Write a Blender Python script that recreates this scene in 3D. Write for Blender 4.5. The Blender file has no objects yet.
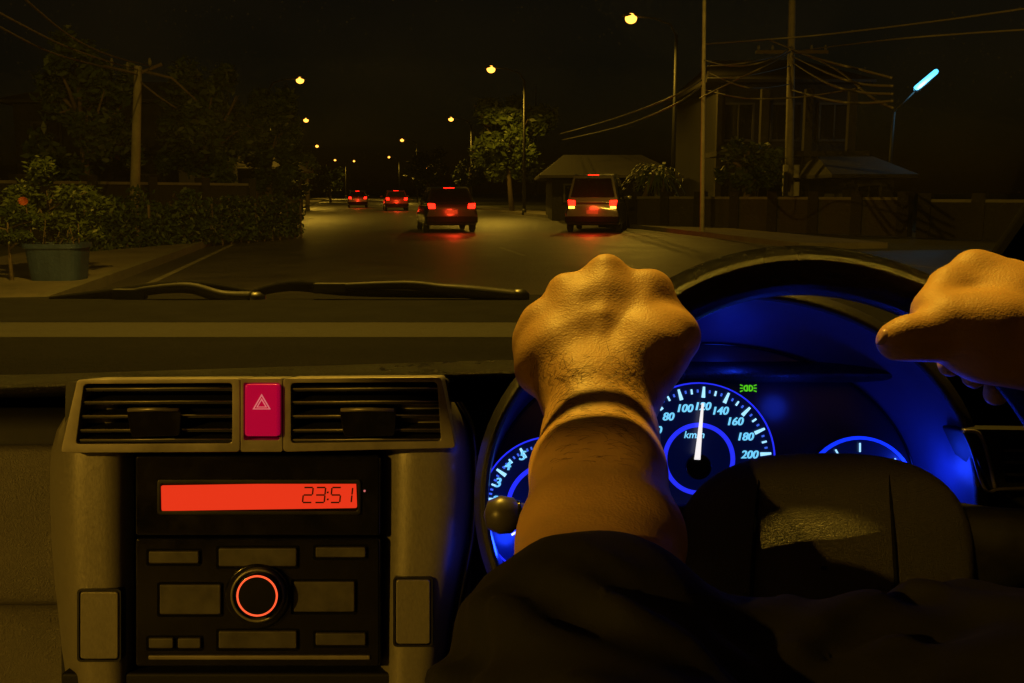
import bpy, bmesh, math, random
import numpy as np
from mathutils import Vector, Matrix, noise
rnd = random.Random(7)
sc = bpy.context.scene
COL = sc.collection
PI = math.pi

# ------------------------------------------------------------------ camera frame
W, H, F = 1024, 683, 960.0
CX, CY = 512.0, 341.5
EYE = Vector((0, 0, 1.25))
PITCH = math.atan(148.5 / F)
cp, sp = math.cos(PITCH), math.sin(PITCH)

def cw(x, y, d):                       # camera-axis metres -> world
    return Vector((x, d * cp + y * sp, EYE.z - d * sp + y * cp))
def P(px, py, d):                      # pixel + depth -> world
    return cw((px - CX) / F * d, -(py - CY) / F * d, d)
def K(px, py, d):                      # pixel + depth -> camera-axis metres
    return np.array(((px - CX) / F * d, -(py - CY) / F * d, d))
def Z(px, py, z=0.0):                  # pixel ray meets a height
    v = P(px, py, 1.0) - EYE
    return EYE + v * ((z - EYE.z) / v.z)
YAW = math.atan(167.0 / F)
RU = Vector((-math.sin(YAW), math.cos(YAW), 0))     # along the road
RV = Vector((math.cos(YAW), math.sin(YAW), 0))      # across, to the right
def R(lat, dist, z=0.0):
    return RU * dist + RV * lat + Vector((0, 0, z))

# ------------------------------------------------------------------ materials
MATS = {}
def mat(name, col, rough=0.5, metal=0.0, emit=None, es=0.0, bump=None, bs=400.0, bd=0.15, var=0.0, vs=3.0,
        spec=0.5, sss=0.0, stretch=None, coat=0.0, col2=None):
    if name in MATS: return MATS[name]
    m = bpy.data.materials.new(name); m.use_nodes = True
    nt = m.node_tree; n = nt.nodes; l = nt.links
    b = n['Principled BSDF']
    b.inputs['Base Color'].default_value = (*col, 1)
    b.inputs['Roughness'].default_value = rough
    b.inputs['Metallic'].default_value = metal
    b.inputs['Specular IOR Level'].default_value = spec
    if coat:
        b.inputs['Coat Weight'].default_value = coat; b.inputs['Coat Roughness'].default_value = 0.08
    if sss:
        b.inputs['Subsurface Weight'].default_value = sss
        b.inputs['Subsurface Radius'].default_value = (0.012, 0.004, 0.002)
        b.inputs['Subsurface Scale'].default_value = 0.5
    if emit:
        b.inputs['Emission Color'].default_value = (*emit, 1)
        b.inputs['Emission Strength'].default_value = es
    tc = n.new('ShaderNodeTexCoord')
    src = tc.outputs['Object']
    if stretch:
        mp = n.new('ShaderNodeMapping'); mp.inputs['Scale'].default_value = stretch
        l.new(src, mp.inputs['Vector']); src = mp.outputs['Vector']
    if var or col2:
        nz = n.new('ShaderNodeTexNoise'); nz.inputs['Scale'].default_value = vs
        nz.inputs['Detail'].default_value = 6; nz.inputs['Roughness'].default_value = 0.65
        l.new(src, nz.inputs['Vector'])
        r = n.new('ShaderNodeValToRGB'); l.new(nz.outputs['Fac'], r.inputs['Fac'])
        c2 = col2 if col2 else tuple(min(1, c * (1 + var)) for c in col)
        c1 = col if col2 else tuple(c * (1 - var) for c in col)
        r.color_ramp.elements[0].position = 0.3; r.color_ramp.elements[1].position = 0.7
        r.color_ramp.elements[0].color = (*c1, 1); r.color_ramp.elements[1].color = (*c2, 1)
        l.new(r.outputs['Color'], b.inputs['Base Color'])
        rr = n.new('ShaderNodeMapRange'); l.new(nz.outputs['Fac'], rr.inputs['Value'])
        rr.inputs['From Min'].default_value = .25; rr.inputs['From Max'].default_value = .75
        rr.inputs['To Min'].default_value = max(0.02, rough - .09); rr.inputs['To Max'].default_value = min(1, rough + .09)
        l.new(rr.outputs['Result'], b.inputs['Roughness'])
    if bump:
        bp = n.new('ShaderNodeBump'); bp.inputs['Strength'].default_value = bd
        bp.inputs['Distance'].default_value = 0.6 / bs
        if bump == 'leather':
            v = n.new('ShaderNodeTexVoronoi'); v.inputs['Scale'].default_value = bs
            v.feature = 'SMOOTH_F1'; v.inputs['Smoothness'].default_value = 0.4
            nn = n.new('ShaderNodeTexNoise'); nn.inputs['Scale'].default_value = bs * .6; nn.inputs['Detail'].default_value = 4
            mx = n.new('ShaderNodeMixRGB'); mx.inputs[0].default_value = .03
            l.new(src, nn.inputs['Vector']); l.new(src, mx.inputs[1]); l.new(nn.outputs['Color'], mx.inputs[2])
            l.new(mx.outputs[0], v.inputs['Vector']); l.new(v.outputs['Distance'], bp.inputs['Height'])
        else:
            v = n.new('ShaderNodeTexNoise'); v.inputs['Scale'].default_value = bs; v.inputs['Detail'].default_value = 5
            l.new(src, v.inputs['Vector']); l.new(v.outputs['Fac'], bp.inputs['Height'])
        l.new(bp.outputs['Normal'], b.inputs['Normal'])
    MATS[name] = m
    return m

SODIUM = (1.0, 0.535, 0.045)
leather = mat('dash_leather', (.009, .0085, .008), .30, bump='leather', bs=300, bd=1.0, var=.3, vs=9, spec=.3)
leather_rim = mat('rim_leather', (.004, .0038, .0035), .24, spec=.22, bump='leather', bs=560, bd=1.0, var=.15, vs=20)
pad_mat = mat('pad_vinyl', (.065, .062, .055), .42, bump='leather', bs=420, bd=1.0, var=.12, vs=20)
glove = mat('glove_lit_leather', (.16, .15, .13), .42, bump='leather', bs=330, bd=.7, var=.2, vs=9)  # lighter copy of the dash leather, painting the panel as lit
flat_m = mat('dash_flat', (.0032, .003, .0028), .75, bump='leather', bs=300, bd=1.0, var=.4, vs=6, spec=.07)
soft = mat('dash_soft', (.005, .005, .005), .6, spec=.3, bump='noise', bs=900, bd=.25, var=.45, vs=7)
lit_band_m = mat('dash_lit_band', (.018, .0165, .0135), .7, spec=.15, bump='noise', bs=500, bd=1.0, var=.35, vs=9)  # lighter colour paints the lit band along the dash rear
blackp = mat('black_plastic', (.005, .005, .005), .4, bump='noise', bs=1200, bd=.08, var=.3, vs=30)
cowlp = mat('cowl_plastic', (.004, .004, .004), .85, spec=.07, bump='noise', bs=300, bd=.3, var=.4, vs=10)
gloss = mat('gloss_black', (.005, .005, .005), .16, var=.3, vs=40, bump='noise', bs=1500, bd=.03)
trim = mat('brushed_trim', (.23, .215, .185), .38, .45, bump='noise', bs=1300, bd=.22, var=.10, vs=700, stretch=(1, 1, .35))
trim_edge = mat('satin_edge', (.24, .22, .19), .40, .5, var=.12, vs=40)
btn_m = mat('button_grey', (.075, .07, .06), .42, .2, bump='noise', bs=1500, bd=.1, var=.25, vs=60)
red_disp = mat('radio_display', (.06, .003, .002), .2, emit=(1.0, .045, .012), es=.78)
digit_m = mat('display_digits', (.02, .003, .002), .4)
hazard_m = mat('hazard_red', (.35, .003, .03), .18, emit=(1.0, .0, .085), es=.27, coat=.5)
hazard_l = mat('hazard_line', (.5, .1, .1), .4, emit=(1, .28, .3), es=.45)
ring_red = mat('knob_ring', (.3, .02, .01), .3, emit=(1, .10, .03), es=1.3)
blue_deep = mat('cluster_blue', (.01, .02, .3), .3, emit=(.005, .03, 1), es=1.2)
blue_line = mat('dial_ring_blue', (.02, .04, .5), .3, emit=(.02, .03, 1.0), es=.95)
tick_m = mat('dial_tick', (.4, .6, .8), .3, emit=(.34, .72, 1), es=1.25)
tick_s = mat('dial_tick_small', (.1, .2, .8), .3, emit=(.06, .16, 1), es=.8)
num_m = mat('dial_numeral', (.3, .6, .8), .3, emit=(.17, .62, .92), es=1.0)
needle_m = mat('needle_white', (.8, .8, .8), .3, emit=(1, .95, .95), es=.95)
green_m = mat('indicator_green', (.05, .3, .02), .3, emit=(.11, .75, .01), es=.75)
dial_face = mat('dial_face', (.006, .010, .03), .35, emit=(.0, .006, .10), es=.20, var=.2, vs=15)
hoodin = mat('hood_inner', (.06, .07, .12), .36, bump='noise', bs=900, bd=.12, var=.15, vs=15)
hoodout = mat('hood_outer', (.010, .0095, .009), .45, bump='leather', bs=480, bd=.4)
pillar_m = mat('pillar_trim', (.42, .38, .30), .7, bump='noise', bs=900, bd=.3, var=.1, vs=12)
roof_m = mat('headliner', (.4, .38, .33), .9, bump='noise', bs=700, bd=.4, var=.1, vs=12)
rubber = mat('rubber_black', (.004, .004, .004), .85, spec=.07, bump='noise', bs=600, bd=.2, var=.3, vs=20)
wiper_m = mat('wiper_metal', (.005, .005, .005), .6, .0, spec=.25, var=.3, vs=25)
paint_car = mat('own_paint', (.10, .10, .11), .3, .3, coat=.6, var=.08, vs=4)
stalk_m = mat('stalk_plastic', (.05, .045, .035), .38, bump='noise', bs=900, bd=.12)

# skin
def skin_material():
    m = mat('skin', (.56, .335, .13), .52, sss=.06, var=.10, vs=22, bump='noise', bs=500, bd=.15, spec=.3)
    nt = m.node_tree; n = nt.nodes; l = nt.links; b = n['Principled BSDF']
    old = [x for x in n if x.type == 'BUMP'][0]
    v = n.new('ShaderNodeTexVoronoi'); v.inputs['Scale'].default_value = 650
    w = n.new('ShaderNodeTexNoise'); w.inputs['Scale'].default_value = 70; w.inputs['Detail'].default_value = 4
    tc = [x for x in n if x.type == 'TEX_COORD'][0]
    l.new(tc.outputs['Object'], v.inputs['Vector']); l.new(tc.outputs['Object'], w.inputs['Vector'])
    b2 = n.new('ShaderNodeBump'); b2.inputs['Strength'].default_value = .22; b2.inputs['Distance'].default_value = .0008
    l.new(v.outputs['Distance'], b2.inputs['Height']); l.new(old.outputs['Normal'], b2.inputs['Normal'])
    b3 = n.new('ShaderNodeBump'); b3.inputs['Strength'].default_value = .14; b3.inputs['Distance'].default_value = .003
    l.new(w.outputs['Fac'], b3.inputs['Height']); l.new(b2.outputs['Normal'], b3.inputs['Normal'])
    l.new(b3.outputs['Normal'], b.inputs['Normal'])
    return m
skin = skin_material()
hair_m = mat('arm_hair', (.03, .018, .01), .5)
nail_m = mat('nail', (.6, .38, .3), .25)
shirt_m = mat('shirt_cloth', (.0042, .0038, .0034), .9, bump='noise', bs=1400, bd=.6, var=.3, vs=25)

# outdoors
asphalt = mat('asphalt', (.060, .055, .050), .50, bump='noise', bs=22, bd=.9, var=.45, vs=.8)
paving = mat('paving', (.17, .15, .12), .85, bump='noise', bs=25, bd=.5, var=.35, vs=.6)
dirt = mat('verge_soil', (.06, .05, .03), .95, bump='noise', bs=12, bd=.8, var=.5, vs=.5, col2=(.045, .06, .02))
kerb_m = mat('kerb_stone', (.16, .15, .12), .8, bump='noise', bs=20, bd=.5, var=.25, vs=2)
paintw = mat('road_paint', (.22, .21, .18), .7, var=.35, vs=3, bump='noise', bs=30, bd=.3)
concrete = mat('pole_concrete', (.30, .27, .22), .8, bump='noise', bs=30, bd=.4, var=.25, vs=3)
galv = mat('pole_steel', (.016, .016, .015), .6, .0, var=.25, vs=4)
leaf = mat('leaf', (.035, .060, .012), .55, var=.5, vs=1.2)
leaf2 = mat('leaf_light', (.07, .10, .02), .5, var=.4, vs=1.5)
bark = mat('bark', (.12, .09, .06), .9, bump='noise', bs=20, bd=.8, var=.3, vs=4)
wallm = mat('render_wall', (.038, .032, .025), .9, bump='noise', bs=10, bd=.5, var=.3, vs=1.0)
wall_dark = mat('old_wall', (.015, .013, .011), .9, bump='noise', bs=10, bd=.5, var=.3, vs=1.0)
roof_sheet = mat('roof_sheet', (.025, .021, .017), .8, .0, bump='noise', bs=8, bd=.3, var=.3, vs=1)
win_dark = mat('window_glass', (.01, .01, .012), .08)
frame_m = mat('frame_paint', (.05, .045, .04), .6)
pot_m = mat('pot_blue', (.025, .05, .14), .6, bump='noise', bs=30, bd=.3, var=.25, vs=5)
soil_m = mat('pot_soil', (.05, .035, .02), .95, bump='noise', bs=40, bd=.8)
flower_m = mat('flower', (.35, .07, .02), .6)
wire_m = mat('cable', (.10, .085, .06), .5)
box_m = mat('meter_box', (.42, .40, .34), .6, var=.15, vs=5)
lamp_on = mat('sodium_lens', (1, .8, .5), .3, emit=(1.0, .36, .045), es=4.5)
led_on = mat('led_lens', (.6, .9, 1), .3, emit=(.08, .52, 1.0), es=2.6)
lamp_body = mat('lamp_housing', (.04, .04, .04), .6, .0)
tail_on = mat('tail_lamp_lit', (.4, .01, .01), .15, emit=(1, .008, .003), es=9)
amber_on = mat('indicator_lit', (.5, .2, .02), .15, emit=(1, .38, .03), es=10)
tyre_m = mat('tyre', (.015, .015, .015), .85)
rim_m = mat('wheel_rim', (.4, .4, .4), .35, .8)
chrome = mat('plate_blank', (.12, .12, .11), .5)
warm_win = mat('lit_window', (.4, .3, .1), .4, emit=(1, .6, .2), es=.6)

def glass_material():
    m = bpy.data.materials.new('windscreen_glass'); m.use_nodes = True
    nt = m.node_tree; n = nt.nodes; l = nt.links
    for x in list(n): n.remove(x)
    out = n.new('ShaderNodeOutputMaterial'); tr = n.new('ShaderNodeBsdfTransparent'); gl = n.new('ShaderNodeBsdfGlossy')
    df = n.new('ShaderNodeBsdfTranslucent'); geo = n.new('ShaderNodeNewGeometry'); dp = n.new('ShaderNodeVectorMath'); dp.operation = 'DOT_PRODUCT'; mx = n.new('ShaderNodeMixShader'); m2 = n.new('ShaderNodeMixShader')
    tr.inputs[0].default_value = (.93, .96, .94, 1); gl.inputs['Roughness'].default_value = .02; 
    gl.inputs[0].default_value = (.7, .7, .7, 1)
    l.new(geo.outputs['Incoming'], dp.inputs[0]); l.new(geo.outputs['Normal'], dp.inputs[1])
    def mth(op, a, b_=None):
        q = n.new('ShaderNodeMath'); q.operation = op
        for i, v_ in enumerate((a, b_)):
            if v_ is None: continue
            if isinstance(v_, (int, float)): q.inputs[i].default_value = v_
            else: l.new(v_, q.inputs[i])
        return q.outputs[0]
    # Schlick reflectance, the same from either side of the pane
    fr = mth('ADD', mth('MULTIPLY', mth('POWER', mth('SUBTRACT', 1.0, mth('ABSOLUTE', dp.outputs['Value'])), 5.0), .96), .012)
    l.new(fr, mx.inputs[0]); l.new(tr.outputs[0], mx.inputs[1]); l.new(gl.outputs[0], mx.inputs[2])
    # a light film of dust specks
    tc = n.new('ShaderNodeTexCoord'); v = n.new('ShaderNodeTexVoronoi'); v.inputs['Scale'].default_value = 260
    nz = n.new('ShaderNodeTexNoise'); nz.inputs['Scale'].default_value = 5
    l.new(tc.outputs['Object'], v.inputs['Vector']); l.new(tc.outputs['Object'], nz.inputs['Vector'])
    lt = n.new('ShaderNodeMapRange'); lt.inputs['From Min'].default_value = .16; lt.inputs['From Max'].default_value = .05
    lt.inputs['To Min'].default_value = 0; lt.inputs['To Max'].default_value = .06
    l.new(v.outputs['Distance'], lt.inputs['Value'])
    sw = n.new('ShaderNodeMath'); sw.operation = 'GREATER_THAN'; sw.inputs[1].default_value = .90
    sx = n.new('ShaderNodeSeparateColor'); l.new(v.outputs['Color'], sx.inputs[0]); l.new(sx.outputs[0], sw.inputs[0])
    mu = n.new('ShaderNodeMath'); mu.operation = 'MULTIPLY'; l.new(lt.outputs[0], mu.inputs[0]); l.new(sw.outputs[0], mu.inputs[1])
    ad = n.new('ShaderNodeMath'); ad.operation = 'MULTIPLY_ADD'; l.new(nz.outputs['Fac'], ad.inputs[0]); ad.inputs[1].default_value = .0045
    l.new(mu.outputs[0], ad.inputs[2])
    l.new(ad.outputs[0], m2.inputs[0]); l.new(mx.outputs[0], m2.inputs[1]); l.new(df.outputs[0], m2.inputs[2])
    df.inputs[0].default_value = (.5, .48, .44, 1)
    l.new(m2.outputs[0], out.inputs[0])
    return m
glass = glass_material()

# ------------------------------------------------------------------ object helpers
def thing(name, label, cat, loc=(0, 0, 0), rotz=0, group=None):
    o = bpy.data.objects.new(name, None); COL.objects.link(o)
    o.location = loc; o.rotation_euler = (0, 0, rotz); o.empty_display_size = .1
    o['label'] = label; o['category'] = cat
    if group: o['group'] = group
    return o
def tag(o, label, cat, group=None, kind=None):
    o['label'] = label; o['category'] = cat
    if group: o['group'] = group
    if kind: o['kind'] = kind
    return o
ORG = {}
def raw(name, verts, faces, m, parent=None, smooth=False, local=False, mats=None, fm=None):
    """verts in world metres (or, local=True, in the frame of the parent thing)."""
    vs = [Vector(v) for v in verts]
    org = Vector((0, 0, 0))
    if not local:
        if parent is None:
            lo = Vector((min(v.x for v in vs), min(v.y for v in vs), min(v.z for v in vs)))
            hi = Vector((max(v.x for v in vs), max(v.y for v in vs), max(v.z for v in vs)))
            org = (lo + hi) / 2; org.z = lo.z
            vs = [v - org for v in vs]
        else:
            base = ORG.get(parent.name, parent.location.copy())
            vs = [v - base for v in vs]
    me = bpy.data.meshes.new(name); me.from_pydata([tuple(v) for v in vs], [], faces)
    me.materials.append(m)
    if mats:
        for x in mats: me.materials.append(x)
        me.polygons.foreach_set('material_index', fm)
    if smooth: me.polygons.foreach_set('use_smooth', [True] * len(me.polygons))
    me.update()
    o = bpy.data.objects.new(name, me); COL.objects.link(o)
    if parent is None: o.location = org; ORG[o.name] = org
    else:
        o.parent = parent
        ORG[o.name] = ORG.get(parent.name, parent.location.copy()) if not local else Vector((0, 0, 0))
    return o
def bevel(o, w, seg=2, ang=30):
    b = o.modifiers.new('bevel', 'BEVEL'); b.width = w; b.segments = seg; b.limit_method = 'ANGLE'; b.angle_limit = math.radians(ang)
    o.data.polygons.foreach_set('use_smooth', [True] * len(o.data.polygons))
    b.harden_normals = False
    try:
        w2 = o.modifiers.new('wn', 'WEIGHTED_NORMAL'); w2.keep_sharp = True
    except Exception: pass
    return o
class MB:
    def __init__(s): s.v = []; s.f = []
    def add(s, v, f):
        b = len(s.v); s.v += [Vector(x) for x in v]; s.f += [tuple(b + i for i in q) for q in f]
    def box(s, c, d, M=None):
        x, y, z = d[0] / 2, d[1] / 2, d[2] / 2
        vs = [Vector((i * x, j * y, k * z)) for i in (-1, 1) for j in (-1, 1) for k in (-1, 1)]
        if M: vs = [M @ v for v in vs]
        c = Vector(c)
        s.add([v + c for v in vs], [(0, 1, 3, 2), (4, 6, 7, 5), (0, 4, 5, 1), (2, 3, 7, 6), (0, 2, 6, 4), (1, 5, 7, 3)])
    def tube(s, pts, rad, n=10, closed=False, cap=True):
        pts = [Vector(p) for p in pts]; N = len(pts)
        rs = rad if isinstance(rad, (list, tuple)) else [rad] * N
        t0 = (pts[1] - pts[0]).normalized()
        up = Vector((0, 0, 1)) if abs(t0.z) < .9 else Vector((1, 0, 0))
        u = t0.cross(up).normalized(); vs = []
        for i, p in enumerate(pts):
            if closed: t = pts[(i + 1) % N] - pts[i - 1]
            else: t = pts[min(i + 1, N - 1)] - pts[max(i - 1, 0)]
            t.normalize(); u = (u - t * u.dot(t)).normalized(); w = t.cross(u)
            for k in range(n):
                a = 2 * PI * k / n; vs.append(p + (u * math.cos(a) + w * math.sin(a)) * rs[i])
        fs = []
        for i in range(N if closed else N - 1):
            j = (i + 1) % N
            for k in range(n):
                k2 = (k + 1) % n; fs.append((i * n + k, i * n + k2, j * n + k2, j * n + k))
        if cap and not closed:
            fs.append(tuple(range(n - 1, -1, -1))); fs.append(tuple((N - 1) * n + k for k in range(n)))
        s.add(vs, fs)
    def prism(s, front, back):
        n = len(front); s.add(list(front) + list(back), [tuple(range(n)), tuple(range(2 * n - 1, n - 1, -1))] + [(i, i + n, (i + 1) % n + n, (i + 1) % n) for i in range(n)])
    def loft(s, secs, closed=False):
        n = len(secs[0]); fs = []
        for i in range(len(secs) - 1):
            for k in range(n if closed else n - 1):
                k2 = (k + 1) % n; fs.append((i * n + k, i * n + k2, (i + 1) * n + k2, (i + 1) * n + k))
        s.add([p for q in secs for p in q], fs)
    def build(s, name, m, parent=None, smooth=False, local=False):
        return raw(name, s.v, s.f, m, parent, smooth, local)

def plate(name, outline, d, th, m, parent=None, bw=.0015, seg=2, hole=None, dz=None):
    """A slab whose front outline is given in pixels at depth d (metres); th is real thickness behind it."""
    f = lambda p: (dz(p[0], p[1]) if dz else d)
    # measured in the plane at depth d, so both faces have the same real outline
    fr = []; bk = []
    for p in outline:
        k = K(p[0], p[1], f(p)); fr.append(cw(*k)); bk.append(cw(k[0], k[1], f(p) + th))
    mb = MB(); mb.prism(fr, bk)
    o = mb.build(name, m, parent)
    if bw: bevel(o, bw, seg)
    return o
def rbox(x0, y0, x1, y1, r=2, n=4):
    pts = []
    for cx, cy, a0 in ((x1 - r, y0 + r, -90), (x1 - r, y1 - r, 0), (x0 + r, y1 - r, 90), (x0 + r, y0 + r, 180)):
        for i in range(n + 1):
            a = math.radians(a0 + 90 * i / n); pts.append((cx + r * math.cos(a), cy + r * math.sin(a)))
    return pts
def frame(name, outer, inner, d, th, m, parent=None, bw=.0012):
    n = len(outer); mb = MB()
    q = lambda p, dd: cw(*(K(p[0], p[1], d)[:2]), dd)
    A = [q(p, d) for p in outer]; B = [q(p, d) for p in inner]; C = [q(p, d + th) for p in outer]; D = [q(p, d + th) for p in inner]
    vs = A + B + C + D; fs = []
    for i in range(n):
        j = (i + 1) % n
        fs += [(i, i + n, j + n, j), (i + 2 * n, j + 2 * n, j + 3 * n, i + 3 * n), (i, j, j + 2 * n, i + 2 * n), (i + n, i + 3 * n, j + 3 * n, j + n)]
    mb.add(vs, fs); o = mb.build(name, m, parent)
    if bw: bevel(o, bw, 2)
    return o
def crom(pts, n=8, closed=False):
    out = []; N = len(pts)
    pts = [np.array(p, float) for p in pts]
    for i in range(N if closed else N - 1):
        p1, p2 = pts[i], pts[(i + 1) % N]
        p0 = pts[i - 1] if (i > 0 or closed) else p1; p3 = pts[(i + 2) % N] if (i + 2 < N or closed) else p2
        for k in range(n):
            t = k / n
            out.append(.5 * ((2 * p1) + (-p0 + p2) * t + (2 * p0 - 5 * p1 + 4 * p2 - p3) * t * t + (-p0 + 3 * p1 - 3 * p2 + p3) * t ** 3))
    if not closed: out.append(pts[-1])
    return [tuple(p) for p in out]
def copy_tree(o, loc=None, rotz=None, label=None, parent=None):
    c = o.copy(); COL.objects.link(c)
    if parent: c.parent = parent
    if loc is not None: c.location = loc
    if rotz is not None: c.rotation_euler = (0, 0, rotz)
    if label: c['label'] = label
    for ch in list(o.children):
        if ch.type != 'LIGHT': copy_tree(ch, parent=c)
    return c

# ------------------------------------------------------------------ world, camera, base light
wd = bpy.data.worlds.new("World"); sc.world = wd; wd.use_nodes = True
wn = wd.node_tree.nodes; wl = wd.node_tree.links
sky = wn.new('ShaderNodeTexSky'); sky.sky_type = 'NISHITA'; sky.sun_disc = False
sky.sun_elevation = math.radians(2); sky.sun_rotation = math.radians(200)
bgn = wn['Background']; bgn.inputs['Strength'].default_value = .0011
wl.new(sky.outputs[0], bgn.inputs['Color'])
cam = bpy.data.cameras.new('camera'); co = bpy.data.objects.new('camera', cam); COL.objects.link(co)
co.location = EYE; co.rotation_euler = (PI / 2 - PITCH, 0, 0)
cam.sensor_width = 36; cam.lens = F / W * 36; cam.clip_start = .02; cam.clip_end = 2000
cam.shift_y = (CY - H / 2) / W
sc.camera = co
cam.dof.use_dof = False
vsn = sc.view_settings; vsn.view_transform = 'Standard'; vsn.look = 'None'; vsn.exposure = 0; vsn.gamma = 1
sc.cycles.use_denoising = True
sc.cycles.max_bounces = 6; sc.cycles.transparent_max_bounces = 24
sc.cycles.sample_clamp_indirect = 3
sc.cycles.use_light_tree = True

def point(name, loc, power, col, size=.1, parent=None, spot=None, aim=None, blend=.5):
    L = bpy.data.lights.new(name, 'SPOT' if spot else 'POINT'); L.energy = power; L.color = col; L.shadow_soft_size = size; L.cycles.max_bounces = 4
    o = bpy.data.objects.new(name, L); COL.objects.link(o)
    if spot:
        L.spot_size = math.radians(spot); L.spot_blend = blend
    if parent:
        o.parent = parent
    o.location = loc
    if aim is not None: o.rotation_euler = Vector(aim).to_track_quat('-Z', 'Y').to_euler()
    return o

#==OUTSIDE==
exec_outside = True
# ground sheets -----------------------------------------------------
def strip(lat0, lat1, d0, d1, z, n=1):
    return [R(lat0, d0, z), R(lat1, d0, z), R(lat1, d1, z), R(lat0, d1, z)]
g = raw('ground', [(-900, -300, -.02), (900, -300, -.02), (900, 1400, -.02), (-900, 1400, -.02)], [(0, 1, 2, 3)], dirt); g['kind'] = 'structure'
LK, RK = -3.2, 10.2
road = raw('road', strip(LK, RK, -40, 600, 0), [(0, 1, 2, 3)], asphalt); road['kind'] = 'structure'
road2 = raw('side_road', strip(RK - .02, 70, 12.5, 19.5, -.004), [(0, 1, 2, 3)], asphalt); road2['kind'] = 'structure'
def slab(name, lat0, lat1, d0, d1, h, m):
    mb = MB(); a = strip(lat0, lat1, d0, d1, h); b = strip(lat0, lat1, d0, d1, -.03); mb.prism(a, b)
    o = mb.build(name, m); o['kind'] = 'structure'; return o
slab('pavement', LK - 2.9, LK - .16, -40, 400, .12, paving)
slab('kerb', LK - .16, LK, -40, 400, .135, kerb_m)
slab('forecourt', -40, LK - 2.9, 9.0, 17.4, .11, paving)
slab('kerb', RK, RK + .16, 20.5, 400, .135, kerb_m)
slab('kerb', RK, RK + .16, -40, 11.6, .135, kerb_m)
slab('pavement', RK + .16, RK + 2.2, 20.5, 400, .12, paving)
slab('pavement', RK + .16, RK + 2.2, -40, 11.6, .12, paving)
mb = MB()
for lat in (LK + .45, RK - .5):
    mb.add(strip(lat, lat + .11, -20, 400, .005), [(0, 1, 2, 3)])
o = mb.build('edge_line', paintw); o['kind'] = 'structure'
mb = MB()
for i in range(50):
    mb.add(strip(3.5, 3.61, 3 + i * 8, 6 + i * 8, .005), [(0, 1, 2, 3)])
o = mb.build('lane_marking', paintw); o['kind'] = 'structure'

# street lamps -----------------------------------------------------
def lamp_spec(px, py, z): return Z(px, py, z)
def make_lamp(name, label, hh=8.0, arm=1.6, power=0):
    t = thing(name, label, 'street lamp', group='sodium street lamps along the road')
    mb = MB(); mb.tube([(0, 0, 0), (0, 0, hh * .5), (0, 0, hh - .5)], [.10, .08, .06], 10); mb.tube([(0, 0, 0), (0, 0, .35)], [.14, .13], 10)
    mb.build('pole', galv, t, True, True)
    mb = MB(); mb.tube([(0, 0, hh - .55), (.25, 0, hh - .1), (arm * .6, 0, hh + .12), (arm, 0, hh + .16)], [.05, .04, .035, .03], 8); mb.build('arm', galv, t, True, True)
    mb = MB()
    mb.loft([[(arm + x, w * math.cos(a), hh + .17 + .09 * max(-.35, math.sin(a)) * s) for a in [2 * PI * k / 12 for k in range(12)]] for x, w, s in ((-.1, .05, .6), (.05, .14, 1), (.35, .17, 1.1), (.6, .12, .9), (.7, .03, .3))], True)
    hd = mb.build('lamp_head', lamp_body, t, True, True)
    bm = bmesh.new(); bmesh.ops.create_uvsphere(bm, u_segments=16, v_segments=10, radius=1)
    for v in bm.verts: v.co = Vector((arm + .3 + v.co.x * .24, v.co.y * .2, hh + .08 + v.co.z * .2))
    vs = [v.co.copy() for v in bm.verts]; fs = [tuple(v.index for v in f.verts) for f in bm.faces]; bm.free()
    raw('lamp_lens', vs, fs, lamp_on, hd, True, True)
    return t
lamps = [  # px, py, side, power, label
 (300, 80, -1, 2000, 'brightest left-hand sodium street lamp, highest of the row over the left kerb'),
 (306, 120, -1, 2000, 'second sodium street lamp down the left-hand row, below the brightest one'),
 (317, 146, -1, 2000, 'third sodium street lamp of the left row, just above the lit yellow-green tree'),
 (335, 160, -1, 2000, 'small sodium street lamp far down the road, right of the lit roadside tree'),
 (354, 161, -1, 2000, 'tiny sodium street lamp at the very end of the road, lowest of the left row'),
 (631, 18, 1, 1000, 'highest sodium street lamp at the top of the view over the road'),
 (491, 69, 1, 1700, 'sodium street lamp high above the road left of the big round tree'),
 (451, 119, 1, 1700, 'bright sodium street lamp in front of the round tree on the right side'),
 (402, 140, 1, 1700, 'small sodium street lamp above the middle of the far road, upper of the far cluster'),
 (389, 157, 1, 1700, 'far sodium street lamp low over the road, lower left of the far cluster'),
 (420, 160, 1, 800, 'dim far sodium street lamp right of the far cluster, near the trees'),
 (427, 168, 1, 700, 'faintest far sodium street lamp, lowest beside the dark trees')]
proto = None
for px, py, side, pw, lb in lamps:
    zz = 8.0
    tip = Z(px, py, zz + .10)
    rot = -YAW + (PI if side > 0 else 0); rot = YAW + (PI if side > 0 else 0)
    off = RV * (1.9 * (-side)) * -1
    loc = Vector((tip.x, tip.y, 0)) + RV * (1.9 * side)
    if proto is None:
        proto = make_lamp('street_lamp', lb); t = proto; t.location = loc; t.rotation_euler = (0, 0, rot)
    else: t = copy_tree(proto, loc, rot, lb)
    point('lamp_glow', (1.9, 0, 7.4), pw, SODIUM, .15, t, 164, (0, 0, -1), .3)
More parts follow.
